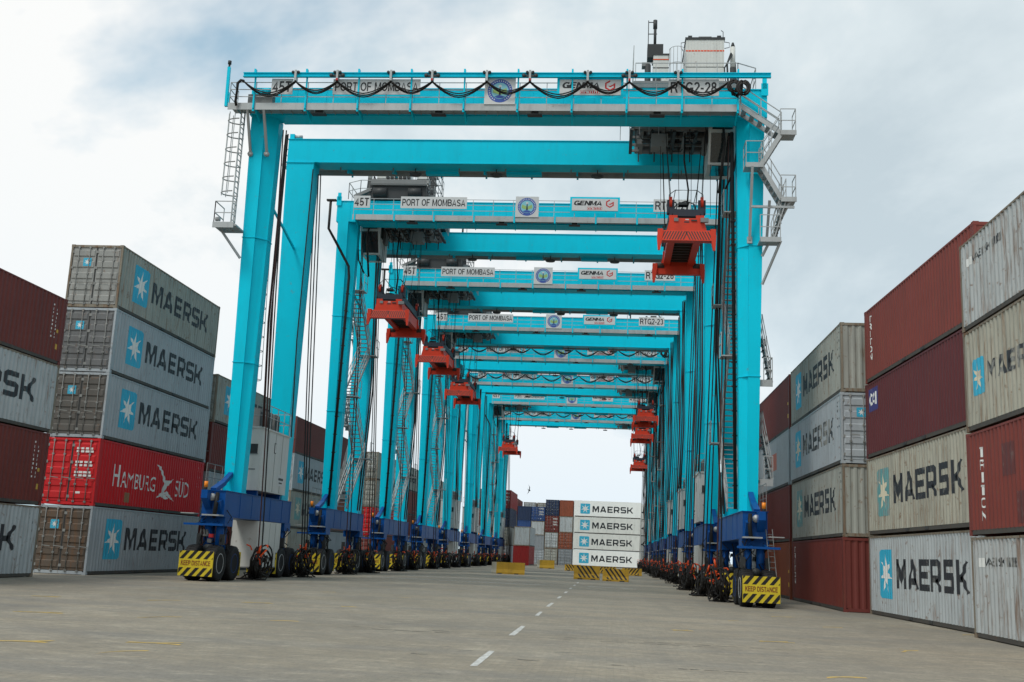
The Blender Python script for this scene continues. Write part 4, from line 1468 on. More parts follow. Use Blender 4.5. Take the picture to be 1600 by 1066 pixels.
    if fx < 0:
        mb.tube(P, .085, 6)
        mb.box((12.0, -.35, 22.8), (12.6, -.1, 22.9))
    else:
        mb.tube([(10.75, 1.9, 21.5), (10.78, 1.95, 20.6), (10.95, 1.8, 4.0)], .085, 6)
    for k in range(12):
        z = 5 + k * 1.1
        x = lerp(11.32, 11.12, (z - 4) / 14) if fx < 0 else lerp(10.95, 10.78, (z - 4) / 17)
        y = .86 if fx < 0 else 1.86
        mb.box((x - .11, y - .06, z), (x + .11, y + .1, z + .05))
    mb.tube([(10.78, 7.2, 21.3), (10.55, 7.1, 12), (10.85, 7.0, 4)], .05, 5)
    mb.tube([(10.95, 7.15, 21.3), (10.68, 7.1, 12), (11.0, 7.0, 4)], .05, 5)
    mb.build('conduit', [CABLE], root)
    mb = B()
    mb.tube([(-10.7, 2.25, 21.4), (-10.78, 2.4, 12), (-10.6, 2.6, 7)], .04, 6)
    mb.tube([(-10.82, 2.35, 21.4), (-10.92, 2.5, 12), (-10.75, 2.6, 7)], .055, 6, 1)
    mb.tube([(-10.78, 7.1, 21.4), (-10.85, 7.0, 12), (-10.72, 7.0, 7)], .035, 5)
    mb.build('conduit', [CABLE, BROWNC], root)
    # ---- trolley with hoist machinery, cab and houses
    tr = empty('trolley', (0, 0, 0), root)
    mb = B()
    for y in (1.2, 7.6):
        mb.box((6.1, y, ZG1 + .22), (11.1, y + .5, ZG1 + .55))
        for x in (6.5, 7.2, 10.0, 10.7):
            mb.cyl((x, y + .17, ZG1 + .26), (x, y + .33, ZG1 + .26), .2, 12, 1)
    for x in (6.1, 8.2, 10.6):
        mb.box((x, 1.7, ZG1 + .18), (x + .5, 7.6, ZG1 + .52))
    mb.box((6.2, 1.6, ZG1 + .53), (11.0, 7.7, ZG1 + .57), 2)
    mb.build('trolley_frame', [GREY, DARK, STEEL], tr)
    mb = B()                                                   # machinery slung under the frame
    mb.cyl((6.4, 4.0, 22.85), (10.4, 4.0, 22.85), .42, 14)
    mb.cyl((6.4, 5.6, 22.85), (10.4, 5.6, 22.85), .42, 14)
    mb.box((6.2, 3.2, 22.2), (10.2, 3.4, 22.9), 1)
    mb.box((6.3, 6.2, 22.15), (9.9, 6.4, 22.6), 1)
    for k in range(9):
        mb.box((6.0 + k * .52, 3.3, 22.05), (6.16 + k * .52, 6.2, 22.16), k % 2)
    for y in (3.35, 4.3, 5.3, 6.1):
        mb.bar((6.0, y, 22.2), (10.3, y, 22.2), .09, .12, 1)
    for k, (x, y) in enumerate(((6.5, 4.0), (7.4, 4.9), (8.6, 3.9), (9.6, 5.2), (8.1, 5.6), (9.0, 4.6))):
        mb.cyl((x, y, 22.3), (x + .34, y, 22.3), .2, 10, 2 if k % 2 else 0)
        mb.tube([(x, y, 22.2), (x + .1, y - .3, 21.85), (x + .5, y - .2, 21.9), (x + .7, y, 22.3)], .03, 5)
    for x in (6.3, 7.1, 8.0, 8.9, 9.7):
        mb.bar((x, 3.3, 23.3), (x, 3.3, 21.5), .06)
        mb.bar((x + .2, 6.1, 23.3), (x + .2, 6.1, 21.6), .06)
    mb.box((7.05, 3.2, 21.3), (7.85, 4.0, 21.95), 1)
    mb.box((9.55, 3.5, 21.25), (10.3, 4.3, 21.95), 1)
    mb.box((6.3, 3.3, 21.45), (6.6, 3.7, 21.7), 1)
    mb.bar((6.4, 3.5, 21.62), (7.1, 3.5, 21.62), .05)
    for x in (7.6, 8.5, 9.3):
        mb.cyl((x, 4.6, 22.4), (x + .5, 4.6, 22.4), .22, 10, 1)
    mb.build('hoist_machinery', [DARK, GREY, STEEL], tr)
    mb = B()
    rail(mb, [(6.0, 3.2, 21.9), (6.0, 1.6, 21.9)], 1.2, .4, .018, mid=(.4, .8))
    rail(mb, [(6.0, 3.2, 21.9), (7.4, 3.2, 21.9)], 1.2, .45, .018, mid=(.4, .8))
    rail(mb, [(5.55, 2.2, 22.0), (5.55, 4.2, 22.0)], 1.3, .4, .018, mid=(.4, .85))
    rail(mb, [(6.2, 1.65, ZG1 + .57), (11.0, 1.65, ZG1 + .57), (11.9, 2.2, ZG1 + .57), (11.9, 7.7, ZG1 + .57)], 1.1, .9, .02)
    rail(mb, [(6.1, 1.65, ZG1 + .57), (6.1, 4.6, ZG1 + .57)], 2.0, .9, .02, mid=(.5, 1.0, 1.5))
    mb.build('railing', [STEEL], tr)
    mb = B()                                                   # white machine house
    mb.box((8.74, 4.45, ZG1 + .58), (10.64, 7.0, 27.55))
    mb.box((8.70, 4.41, 27.5), (10.68, 7.04, 27.62), 2)
    mb.box((8.735, 4.44, 26.86), (10.645, 4.452, 26.93), 1)
    mb.box((8.735, 4.44, 26.0), (10.645, 4.452, 26.03), 2)
    for k in range(12):
        mb.box((8.84 + k * .155, 4.438, 26.06), (8.86 + k * .155, 4.45, 27.45))
    mb.box((9.45, 4.9, 27.68), (10.0, 5.5, 27.86), 2)
    mb.box((9.4, 4.88, 27.84), (10.05, 5.52, 27.9), 3)
    for x in (8.95, 10.4):
        mb.box((x - .1, 4.55, 27.62), (x + .1, 4.75, 27.78), 2)
    mb.tube([(10.66, 4.5, 27.4), (10.9, 4.5, 27.35), (10.9, 4.5, 27.1), (10.66, 4.5, 27.05)], .02, 5, 2)
    mb.tube([(8.72, 4.5, 27.4), (8.5, 4.5, 27.35), (8.5, 4.5, 27.1), (8.6, 4.5, 26.9)], .02, 5, 2)
    mb.tube([(10.6, 4.6, 27.6), (10.6, 4.6, 28.0), (10.5, 4.6, 28.08)], .02, 5, 2)
    mb.build('machine_house', [WHITE, ORT, DARK, GREY], tr)
    mb = B()                                                   # generator set with its exhaust
    mb.box((7.12, 4.45, 24.4), (7.88, 5.6, 26.7), 0)
    mb.box((7.08, 4.42, 26.66), (7.92, 5.64, 26.74), 1)
    mb.box((7.1, 4.44, 25.95), (7.9, 4.452, 26.0), 1)
    mb.box((7.11, 4.43, 26.4), (7.89, 4.45, 26.45), 2)
    mb.box((6.82, 4.8, 26.72), (7.62, 5.5, 27.45), 1)
    mb.cyl((7.2, 5.0, 27.4), (7.2, 5.0, 28.7), .075, 10, 1)
    mb.cyl((7.2, 5.0, 28.4), (7.2, 5.0, 28.85), .11, 10, 1)
    for z in (27.5, 28.1, 28.75):
        mb.bar((6.86, 5.0, z), (7.3, 5.0, z), .035, mi=1)
    mb.bar((6.86, 5.0, 27.4), (6.86, 5.0, 28.85), .04, mi=1)
    mb.cyl((6.85, 4.6, 24.1), (6.85, 4.6, 26.2), .16, 10, 1)
    mb.box((6.55, 4.5, 26.1), (6.95, 4.9, 26.3), 3)
    mb.box((7.1, 4.4, 25.2), (7.5, 4.46, 25.5), 1)
    mb.box((6.3, 3.8, ZG1 + .58), (7.95, 5.6, 24.4), 1)
    mb.build('generator_set', [WHITE, DARK, ORT, GREY], tr)
    mb = B()
    for k in range(7):
        a = pi * k / 6
        mb.bar((8.3 + .38 * cos(a), 4.45 - .42 * sin(a), 24.4), (8.3 + .38 * cos(a), 4.45 - .42 * sin(a), 26.95), .028)
    for z in (24.7, 25.4, 26.1, 26.95):
        mb.tube([(8.3 + .38 * cos(pi * i / 8), 4.45 - .42 * sin(pi * i / 8), z) for i in range(9)], .016, 4, caps=False)
    mb.build('ladder_cage', [STEEL], tr)
    mb = B()                                                   # slewing service hoist
    mb.cyl((11.05, 4.3, ZG1 + .57), (11.05, 4.3, 25.9), .14, 10)
    mb.cyl((11.05, 4.3, 25.9), (11.05, 4.3, 27.0), .13, 10, 1)
    mb.tube([(11.05, 4.3, 27.0), (11.05, 4.3, 27.25)], .12, 10, 0, r2=.05)
    mb.tube([(10.95, 4.1, 26.6), (10.75, 4.1, 26.0), (10.8, 4.1, 25.0), (10.9, 4.1, 24.0)], .05, 5)
    mb.tube([(11.0, 4.05, 26.5), (10.62, 4.1, 25.8), (10.7, 4.1, 24.8)], .04, 5)
    mb.bar((11.3, 4.3, 23.7), (11.15, 4.3, 26.2), .09, mi=0)
    mb.build('service_hoist', [DARK, WHITE], tr)
    mb = B()                                                   # operator's cab
    P = [(3.0, 20.3), (5.0, 20.3), (5.0, 22.7), (2.4, 22.7), (2.4, 21.7)]
    mb.extr_x([(y, z) for y, z in P][::1], 9.75, 11.0)
    mb.build('operator_cab', [OFFW], tr)
    mb = B()
    mb.extr_x([(2.95, 20.4), (3.0, 20.38), (2.40, 21.65), (2.36, 21.66)], 9.85, 10.9)
    mb.box((9.9, 2.37, 21.85), (10.85, 2.395, 22.45))
    mb.box((9.735, 2.9, 21.4), (9.748, 4.8, 22.5))
    mb.box((9.95, 3.1, 20.28), (10.8, 4.5, 20.297))
    mb.build('cab_window', [GLASS], tr)
    mb = B()
    mb.tube([(10.3, 2.2, 23.0), (10.45, 2.1, 21), (10.2, 2.2, 18.6)], .07, 6)
    mb.tube([(11.0, 2.2, 23.0), (11.1, 2.0, 21.5), (10.85, 1.9, 19.6), (10.5, 2.2, 18.8)], .05, 6)
    mb.build('cab_cable', [CABLE], tr)
    if fx < 0:
        mb = B()
        mb.box((6.6, .95, 23.35), (10.1, 1.7, 24.25))
        mb.box((6.55, .75, 24.25), (10.15, 1.9, 24.32), 1)
        mb.box((6.55, .73, 24.32), (10.15, .77, 24.62), 1)
        mb.cyl((6.9, .9, 23.8), (7.7, .9, 23.8), .3, 12)
        mb.cyl((9.1, .9, 23.8), (9.95, .9, 23.8), .3, 12)
        for k in range(6):
            mb.box((7.7 + k * .27, .9, 24.75), (7.86 + k * .27, 1.3, 24.95))
        rail(mb, [(6.5, .7, 23.4), (6.5, 2.6, 23.4)], 1.6, .5, .02, mid=(.5, 1.0))
        rail(mb, [(5.6, 1.2, 23.4), (6.5, 1.2, 23.4)], 1.6, .5, .02, mid=(.5, 1.0))
        mb.bar((6.4, .8, 24.9), (5.9, .8, 24.2), .12, .12)
        mb.bar((10.15, 1.0, 24.0), (11.2, 1.0, 23.5), .25, .2, 1)
        mb.build('cable_reel_box', [DARK, GREY], tr)
    # ---- sign boards: never mirrored
    def board(nm, x0, x1, z0, z1, y=-.12):
        m2 = MB()
        m2.box((x0, y - .035, z0), (x1, y, z1))
        m2.box((x0 + .15, y, z0 + .1), (x1 - .15, y + .04, z0 + .16), 1)
        return m2.build(nm, [BOARD, STEEL], root)
    b_ = board('load_board', -10.9, -9.87, 22.42, 23.20)
    m2 = MB()
    put_sans(m2, '45T', -10.385, 22.54, .53, .90, lambda u, v: (u, -.159, v), .17)
    m2.build('lettering', [INK], b_)
    b_ = board('port_board', -7.93, -3.78, 22.42, 23.18)
    m2 = MB()
    put_sans(m2, 'PORT OF MOMBASA', -5.855, 22.58, .45, 3.96, lambda u, v: (u, -.159, v), .16)
    m2.build('lettering', [INK], b_)
    b_ = board('emblem_board', -.75, .68, 21.95, 23.27)
    m2 = MB()
    ec = (-.035, -.158, 22.61)
    m2.disc(ec, .575, 36, 0, r_in=.40)
    m2.disc((ec[0], ec[1] - .002, ec[2]), .40, 32, 1)
    for k in range(30):                                        # illegible ring inscription
        a = 2 * pi * k / 30
        if 4.35 < a < 5.05:
            continue
        p = Vector((cos(a), sin(a))); q = Vector((-sin(a), cos(a)))
        m2.poly([(ec[0] + v[0], ec[1] - .003, ec[2] + v[1]) for v in (p * .46 - q * .02, p * .53 - q * .02, p * .53 + q * .022, p * .46 + q * .022)][::-1], 3)
    m2.poly([(ec[0] + u, ec[1] - .006, ec[2] + v) for u, v in ((-.33, -.08), (-.30, .14), (-.05, .04), (-.05, -.18))], 2)
    m2.poly([(ec[0] + u, ec[1] - .006, ec[2] + v) for u, v in ((.05, -.18), (.05, .04), (.30, .14), (.33, -.08))], 2)
    m2.poly([(ec[0] + u, ec[1] - .006, ec[2] + v) for u, v in ((-.26, -.29), (-.02, -.2), (.26, -.29), (.1, -.37), (-.1, -.37))], 0)
    m2.poly([(ec[0] + u, ec[1] - .009, ec[2] + v) for u, v in ((-.05, -.2), (.05, -.2), (.02, .2), (-.02, .2))], 4)
    m2.disc((ec[0], ec[1] - .006, ec[2] + .23), .075, 14, 3)
    m2.build('emblem', [BLUEL, CYANL, GREENL, BOARD, INK], b_)
    b_ = board('maker_board', 2.72, 5.52, 22.42, 23.18)
    m2 = MB()
    m2.box((2.60, -.13, 22.28), (5.64, -.122, 23.3), 0)
    m2.build('backing_plate', [TEAL], b_)
    m2 = MB()
    put_sans(m2, 'GENMA', 2.82, 22.75, .30, 1.70, lambda u, v: (u, -.159, v), .23, 0, .25, 'l')
    m2.build('lettering', [INK], b_)
    m2 = MB()
    hx = lambda r, k: (5.03 + r * cos(pi / 2 + k * pi / 3), 22.88 + r * sin(pi / 2 + k * pi / 3))
    for k in range(0, 5):
        a, b, c, d = hx(.27, k), hx(.27, k + 1), hx(.185, k + 1), hx(.185, k)
        m2.poly([(p[0], -.159, p[1]) for p in (a, b, c, d)][::-1])
    m2.poly([(5.03 + u, -.1595, 22.88 + v) for u, v in ((-.1, -.02), (.02, -.08), (.235, .06), (.235, .12), (.02, .0))])
    for z0_, z1_ in ((22.47, 22.485), (22.645, 22.66)):
        m2.poly([(x, -.159, z) for x, z in rect(3.66, z0_, 4.56, z1_)])
    for xx in (3.66, 4.545, 4.02):
        m2.poly([(x, -.1595, z) for x, z in rect(xx, 22.47, xx + .015, 22.66)])
    for k, (a, b, c) in enumerate(((3.72, .06, .09), (3.82, .03, .12), (3.88, .07, .08), (4.08, .04, .12), (4.15, .06, .1), (4.25, .05, .12), (4.34, .06, .09), (4.44, .05, .12))):
        m2.poly([(x, -.159, z) for x, z in rect(a, 22.505, a + b, 22.505 + c)])
    m2.build('logo', [REDL], b_)
    b_ = board('number_board', 7.68, 9.95, 22.40, 23.20)
    return root, b_

def number_text(s, parent):
    m2 = MB()
    put_sans(m2, s, 8.815, 22.53, .54, 2.08, lambda u, v: (u, -.159, v), .16)
    return m2.build('lettering', [INK], parent)

# shared small pieces
mb = MB()
prof = [(-.24, .40), (-.25, .52), (-.255, .66), (-.22, .725), (-.12, .74), (.12, .74), (.22, .725), (.255, .66), (.25, .52), (.24, .40)]
mb.lathe(prof, 28)
for k in range(28):
    a = 2 * pi * k / 28
    for s_ in (-1, 1):
        c = Vector((0, cos(a), sin(a)))
        t = Vector((0, -sin(a), cos(a)))
        p = [Vector((s_ * .02, 0, 0)), Vector((s_ * .245, 0, 0))]
        vs = []
        for q, rr in ((p[0], .742), (p[1], .70)):
            off = t * (.05 * (1 if q is p[1] else 0))
            for w in (-.022, .022):
                vs += [tuple(q + c * (rr - .03) + t * w + off), tuple(q + c * (rr + .018) + t * w + off)]
        mb.add(vs, [(0, 1, 3, 2), (4, 6, 7, 5), (1, 5, 7, 3), (0, 4, 5, 1), (2, 3, 7, 6)])
TYRE = mb.mesh('tyre', [BLACK])
def rim_mesh(hub):
    mb = MB()
    mb.lathe([(.0, .05), (.12, .12), (.13, .2), (.14, .22), (.16, .37), (.235, .42), (.25, .40), (.18, .33), (.10, .26), (.10, .16), (.17, .14), (.17, .02)], 24)
    mb.lathe([(-.2, .05), (-.2, .42), (-.18, .42), (.0, .05)], 20)
    for k in range(10):
        a = 2 * pi * k / 10
        mb.cyl((.10, .21 * cos(a), .21 * sin(a)), (.125, .21 * cos(a), .21 * sin(a)), .022, 6, 1)
    return mb.mesh('rim', [hub, GREY])
RIMM = rim_mesh(RIM)
RIMB = rim_mesh(NAVY)
mb = MB()
hazard(mb, 1.46, 1.02, 0, 0, (.34, .70), .34)
mb.box((-.65, .05, .1), (-.5, .3, .9), 1)
mb.box((.5, .05, .1), (.65, .3, .9), 1)
HAZ = mb.mesh('hazard_board', [YELLOW, STRIPE])
mb = MB()
put_sans(mb, 'KEEP DISTANCE', 0, .425, .20, 1.26, lambda u, v: (u, -.0055, v), .19)
KEEP = mb.mesh('lettering', [MAROON])

def festoon(root):
    """cable festoon on its beam along the walkway"""
    mb = MB()
    y = -.3
    mb.box((-12.25, y - .08, 23.40), (12.25, y + .08, 23.43))
    mb.box((-12.25, y - .012, 23.24), (12.25, y + .012, 23.40))
    mb.box((-12.25, y - .08, 23.21), (12.25, y + .08, 23.24))
    for k in range(10):
        x = -11.7 + k * 2.5
        mb.box((x - .035, y + .1, 21.7), (x + .035, y + .17, 23.5))
        mb.box((x - .04, y - .04, 23.43), (x + .04, y + .16, 23.62))
    mb.build('festoon_beam', [TEAL], root)
    xs = [-12.2, -9.7, -7.7, -5.15, -3.2, -.65, 1.35, 4.0, 5.9, 8.1, 10.35]
    for k, x in enumerate(xs[1:-1]):
        car = MB()
        big = k % 2
        car.box((x - .05, y - .14, 23.0), (x + .05, y + .14, 23.52), 0)
        for q in (-.13, .13):
            car.cyl((x + q, y - .13, 23.42), (x + q, y - .05, 23.42), .07, 8, 1)
        if big:
            for q in (-.28, .28):
                car.cyl((x + q, y - .16, 23.25), (x + q, y - .08, 23.25), .09, 8, 1)
                car.box((x - abs(q), y - .1, 23.2), (x + abs(q), y - .06, 23.3), 1)
            car.box((x - .05, y - .15, 23.0), (x + .05, y - .1, 23.1), 2)
        car.build('cable_carrier', [STEEL, DARK, REDL], root)
    mb = MB()
    for x0_, x1_ in zip(xs, xs[1:]):
        for q, (sag, off) in enumerate(((.60, -.05), (.68, .0), (.74, .05))):
            w = x1_ - x0_
            pts = []
            for k in range(13):
                t = k / 12
                pts.append((x0_ + w * t, y - .02 + off, 22.98 - (sag * w / 2.4) * 4 * t * (1 - t) * (1 - .12 * abs(2 * t - 1)) * .96))
            mb.tube(pts, .031, 5, 0, False)
    # loops at the ends
    mb.tube([(-12.2, y, 23.0), (-12.35, y, 23.05), (-12.5, y, 22.9), (-12.52, y, 22.0), (-12.5, y + .1, 21.8)], .07, 6)
    for k in range(3):
        mb.tube([(10.35 + .02 * k, y, 23.0), (10.55, y, 22.5 - .06 * k), (10.75, y, 22.4 - .06 * k), (10.95, y, 22.6), (10.98, y + .05 * k, 23.0)], .055, 6)
    for r_ in (.28, .2):
        mb.tube([(10.6 + r_ * cos(2 * pi * k / 14), y - .12, 22.75 + r_ * sin(2 * pi * k / 14)) for k in range(14)], .06, 6, closed=True)
        mb.tube([(11.0 + r_ * cos(2 * pi * k / 14), y - .16, 22.65 + r_ * 1.2 * sin(2 * pi * k / 14)) for k in range(14)], .07, 6, closed=True)
    mb.build('festoon_cable', [CABLE], root)
    mb = MB()
    mb.cyl((-10.55 - .9, .3, 22.75), (-10.55 - .5, .3, 22.75), .16, 10)
    mb.box((-12.1, .15, 22.1), (-10.9, .55, 22.55), 1)
    mb.box((-11.0, .2, 22.6), (-10.75, .5, 22.9), 1)
    mb.build('winch', [TEAL, GREY], root)

YS = [46.05, 62.77, 79.2, 95.39, 110.46, 127.6, 144.2, 161.6]
TYP = [1, -1, -1, -1, 1, 1, -1, 1]
NUM = ['RTG2-28', 'RTG2-27', 'RTG2-26', 'RTG2-23', 'RTG2-21', 'RTG2-19', 'RTG2-18', 'RTG2-17']
ORD = ['nearest', 'second', 'third', 'fourth', 'fifth', 'sixth', 'seventh', 'farthest']
protoA, nbA = make_crane(1, True)
festoon(protoA)
protoB, nbB = make_crane(-1, False)
bpy.context.view_layer.update()
def index_kids():
    KIDS.clear()
    for o in list(COL.objects):
        KIDS.setdefault(o.name, [])
        if o.parent:
            KIDS.setdefault(o.parent.name, []).append(o)
index_kids()
cranes = []
used = {1: False, -1: False}
for k, (y, t) in enumerate(zip(YS, TYP)):
    p = protoA if t > 0 else protoB
    o = copy_tree(p) if used[t] else p
    if used[t]:
        pass
    cranes.append((o, t, y, k))
    used[t] = True
for o, t, y, k in cranes:
    o.location = (CX, y, 0)
for o, t, y, k in cranes:
    look = {0: 'turquoise gantry crane nearest the camera, numbered RTG2-28, with white machine house on top',
            1: 'second turquoise gantry crane from the camera, numbered RTG2-27 behind the nearest spreader',
            2: 'turquoise gantry crane numbered RTG2-26, third from the camera',
            3: 'turquoise gantry crane numbered RTG2-23, fourth from the camera',
            4: 'turquoise gantry crane with a cable festoon, fifth from the camera',
            5: 'turquoise gantry crane with a cable festoon, sixth from the camera',
            6: 'turquoise gantry crane without festoon, seventh from the camera',
            7: 'farthest turquoise gantry crane, closing the view down the row'}[k]
    tag(o, look, 'gantry crane', 'row of turquoise gantry cranes')
    nb = [c for c in o.children if c.name.startswith('number_board')]
    number_text(NUM[k], nb[0])

# ------------------------------------------------------------------ container spreaders
def make_spreader():
    root = empty('container_spreader')
    Lh = 3.05
    mb = MB()
    for s_ in (-1, 1):
        x0, x1 = sorted((s_ * .44, s_ * .78))
        mb.extr_y([(x0, .52), (x1, .52), (x1 - (.06 if s_ > 0 else 0), 1.26), (x0 + (.06 if s_ < 0 else 0), 1.26)], -Lh + .1, Lh - .1)
    mb.box((-.46, -Lh + .12, 1.0), (.46, Lh - .12, 1.2), 1)
    for k in range(12):
        y = -Lh + .5 + k * (2 * Lh - 1) / 11
        mb.box((-.44, y - .05, .62), (.44, y + .05, .8), 1)
    mb.build('main_frame', [ORANGE, ORDARK], root)
    for e in (-1, 1):
        mb = MB()
        y = e * Lh
        # upright end face, wider towards the bottom
        y0_, y1_ = sorted((y, y - e * .16))
        mb.extr_y([(-.92, .5), (.92, .5), (.80, 1.0), (.80, 1.28), (.42, 1.28), (.42, 1.14), (-.42, 1.14), (-.42, 1.28), (-.80, 1.28), (-.80, 1.0)], y0_, y1_)
        # sloping skirt and the end beam
        q = y + e * .10
        P = [(-1.27, y - e * .2, .02), (1.27, y - e * .2, .02), (1.27, y - e * .2, .46), (-1.27, y - e * .2, .46)]
        if e < 0:
            P = [(-1.27, y, .5), (1.27, y, .5), (1.25, y + .34, .5), (-1.25, y + .34, .5)]
        yb0, yb1 = sorted((y + e * .12, y - e * .3))
        if e > 0:
            mb.box((-1.26, yb0 + .12, .06), (1.26, yb1, .52))
            for s_ in (-1, 1):
                mb.cyl((s_ * .95 - .22, y - .1, .5), (s_ * .95 + .22, y - .1, .5), .16, 10, 1)
        else:
          mb.loft([(-1.28, yb0, .04), (1.28, yb0, .04), (1.28, yb1, .04), (-1.28, yb1, .04)], [(-1.16, yb0 + (.1 if e < 0 else 0), .55), (1.16, yb0 + (.1 if e < 0 else 0), .55), (1.16, yb1 - (.1 if e > 0 else 0), .55), (-1.16, yb1 - (.1 if e > 0 else 0), .55)])
        if e < 0:                                              # dark chevrons on the skirt
            for k in range(-9, 10):
                s_ = -1 if k < 0 else 1
                if k == 0:
                    continue
                u = k * .125
                a = [(u, .08), (u + .055 * s_, .08), (u - .19 * s_ + .055 * s_, .5), (u - .19 * s_, .5)]
                a = [(max(-1.2, min(1.2, p)), v) for p, v in a]
                fy = lambda v: yb0 + .1 * (v - .04) / .51 - .004
                pts = [(p, fy(v), v) for p, v in a]
                mb.poly(pts if s_ > 0 else pts[::-1], 1)
        for s_ in (-1, 1):                                     # corner guides
            mb.loft([(s_ * 1.20, yb0, -.42), (s_ * 1.30, yb0, -.42), (s_ * 1.30, yb0 + .1, -.42), (s_ * 1.20, yb0 + .1, -.42)][::s_],
                    [(s_ * 1.08, yb0, .3), (s_ * 1.34, yb0, .3), (s_ * 1.34, yb1, .3), (s_ * 1.08, yb1, .3)][::s_])
            mb.box((s_ * 1.20 - .12, yb0 + .02, .3), (s_ * 1.20 + .12, yb1 - .02, .6), 0)
        mb.build('end_beam', [ORANGE, ORDARK], root)
    mb = MB()
    mb.box((-.12, -Lh - .012, .93), (.12, -Lh, .99))
    mb.box((-.06, -Lh - .012, 1.05), (.1, -Lh, 1.10), 1)
    mb.box((-.58, -Lh - .05, .98), (-.38, -Lh, 1.14), 2)
    mb.box((.2, -Lh - .05, 1.0), (.46, -Lh, 1.06), 0)
    mb.box((.62, -Lh - .16, .92), (.98, -Lh - .01, 1.12), 2)
    mb.build('end_fittings', [DARK, BOARD, GREY], root)['kind'] = 'stuff'
    mb = MB()
    mb.extr_y([(-.60, 1.28), (.60, 1.28), (.72, 1.62), (-.72, 1.62)], -2.9, 2.9)
    for s_ in (-1, 1):
        mb.box((s_ * .72 - .06, -2.9, 1.3), (s_ * .72 + .06, 2.9, 1.68))
        for y in (-2.7, 2.5):
            mb.extr_x([(y, 1.5), (y + .34, 1.5), (y + .30, 2.15), (y + .04, 2.15)], s_ * .72 - .17, s_ * .72 + .17)
    mb.build('headblock', [HEADB], root)
    for s_ in (-1, 1):
        for y in (-2.55, 2.65):
            mb = MB()
            mb.lathe([(-.06, .05), (-.06, .30), (-.035, .27), (.035, .27), (.06, .30), (.06, .05)], 18, 0, (s_ * .72, y, 2.05))
            mb.lathe([(-.075, .02), (-.075, .1), (.075, .1), (.075, .02)], 10, 1, (s_ * .72, y, 2.05))
            mb.build('sheave', [ORANGE, GREY], root)
    mb = MB()
    for y in (-2.4, 2.4):
        mb.tube([(-.80, y, 1.7), (-.78, y, 2.5), (-.5, y, 2.72), (.5, y, 2.72), (.78, y, 2.5), (.80, y, 1.7)], .022, 5)
    for x in (-.5, .5):
        mb.bar((x, -2.4, 2.72), (x, 2.4, 2.72), .03)
    mb.tube([(-.45, -2.2, 1.65), (-.4, -2.2, 2.1), (0, -2.2, 2.25), (.4, -2.2, 2.1), (.45, -2.2, 1.65)], .03, 5)
    mb.box((-.35, -2.5, 1.98), (.05, -2.1, 2.1))
    mb.cyl((-.3, -1.6, 1.64), (-.3, -1.6, 1.95), .3, 12)
    mb.build('guard_hoop', [DARK], root)
    mb = MB()
    for s_ in (-1, 1):
        for y in (-2.55, 2.65):
            for q in (-.27, .27):
                mb.bar((s_ * .72, y + q, 2.1), (s_ * (.72 + .25), y * .5 + q * .6, 6.3), .026)
        mb.bar((s_ * 1.15, -2.2, 1.5), (s_ * 1.2, -1.2, 6.3), .022)
    mb.tube([(.1, -1.6, 2.0), (.15, -1.65, 3.0), (-.05, -1.4, 4.6), (0, -1.2, 6.4)], .045, 6)
    for x in (-.3, .25):
        mb.bar((x, -2.2, 1.7), (x * 1.2, -1.2, 6.3), .024)
    mb.build('hoist_rope', [CABLE], root)
    return root
sp0 = make_spreader()
index_kids()
SPX = [3.17, -14.15, -14.05, -14.2, 3.45, 3.6, -14.15, 4.2]
SPZ = [16.02, 15.75, 15.95, 15.75, 15.85, 15.9, 15.4, 15.1]
SPL = ['red spreader hanging nearest the camera, before the RTG2-26 board', 'red spreader nearest of those hanging along the left legs',
       'red spreader second nearest of those hanging along the left legs', 'red spreader third nearest along the left legs',
       'red spreader hanging highest of the far right three', 'red spreader in the middle of the far right three', 'farthest red spreader on the left side, alone before the sky',
       'red spreader hanging lowest and farthest on the right, against the sky']
sps = [sp0] + [copy_tree(sp0) for _ in range(7)]
for k, o in enumerate(sps):
    o.location = (SPX[k], YS[k] + 4.65, SPZ[k])
    tag(o, SPL[k], 'spreader', 'red spreaders hanging from the cranes')

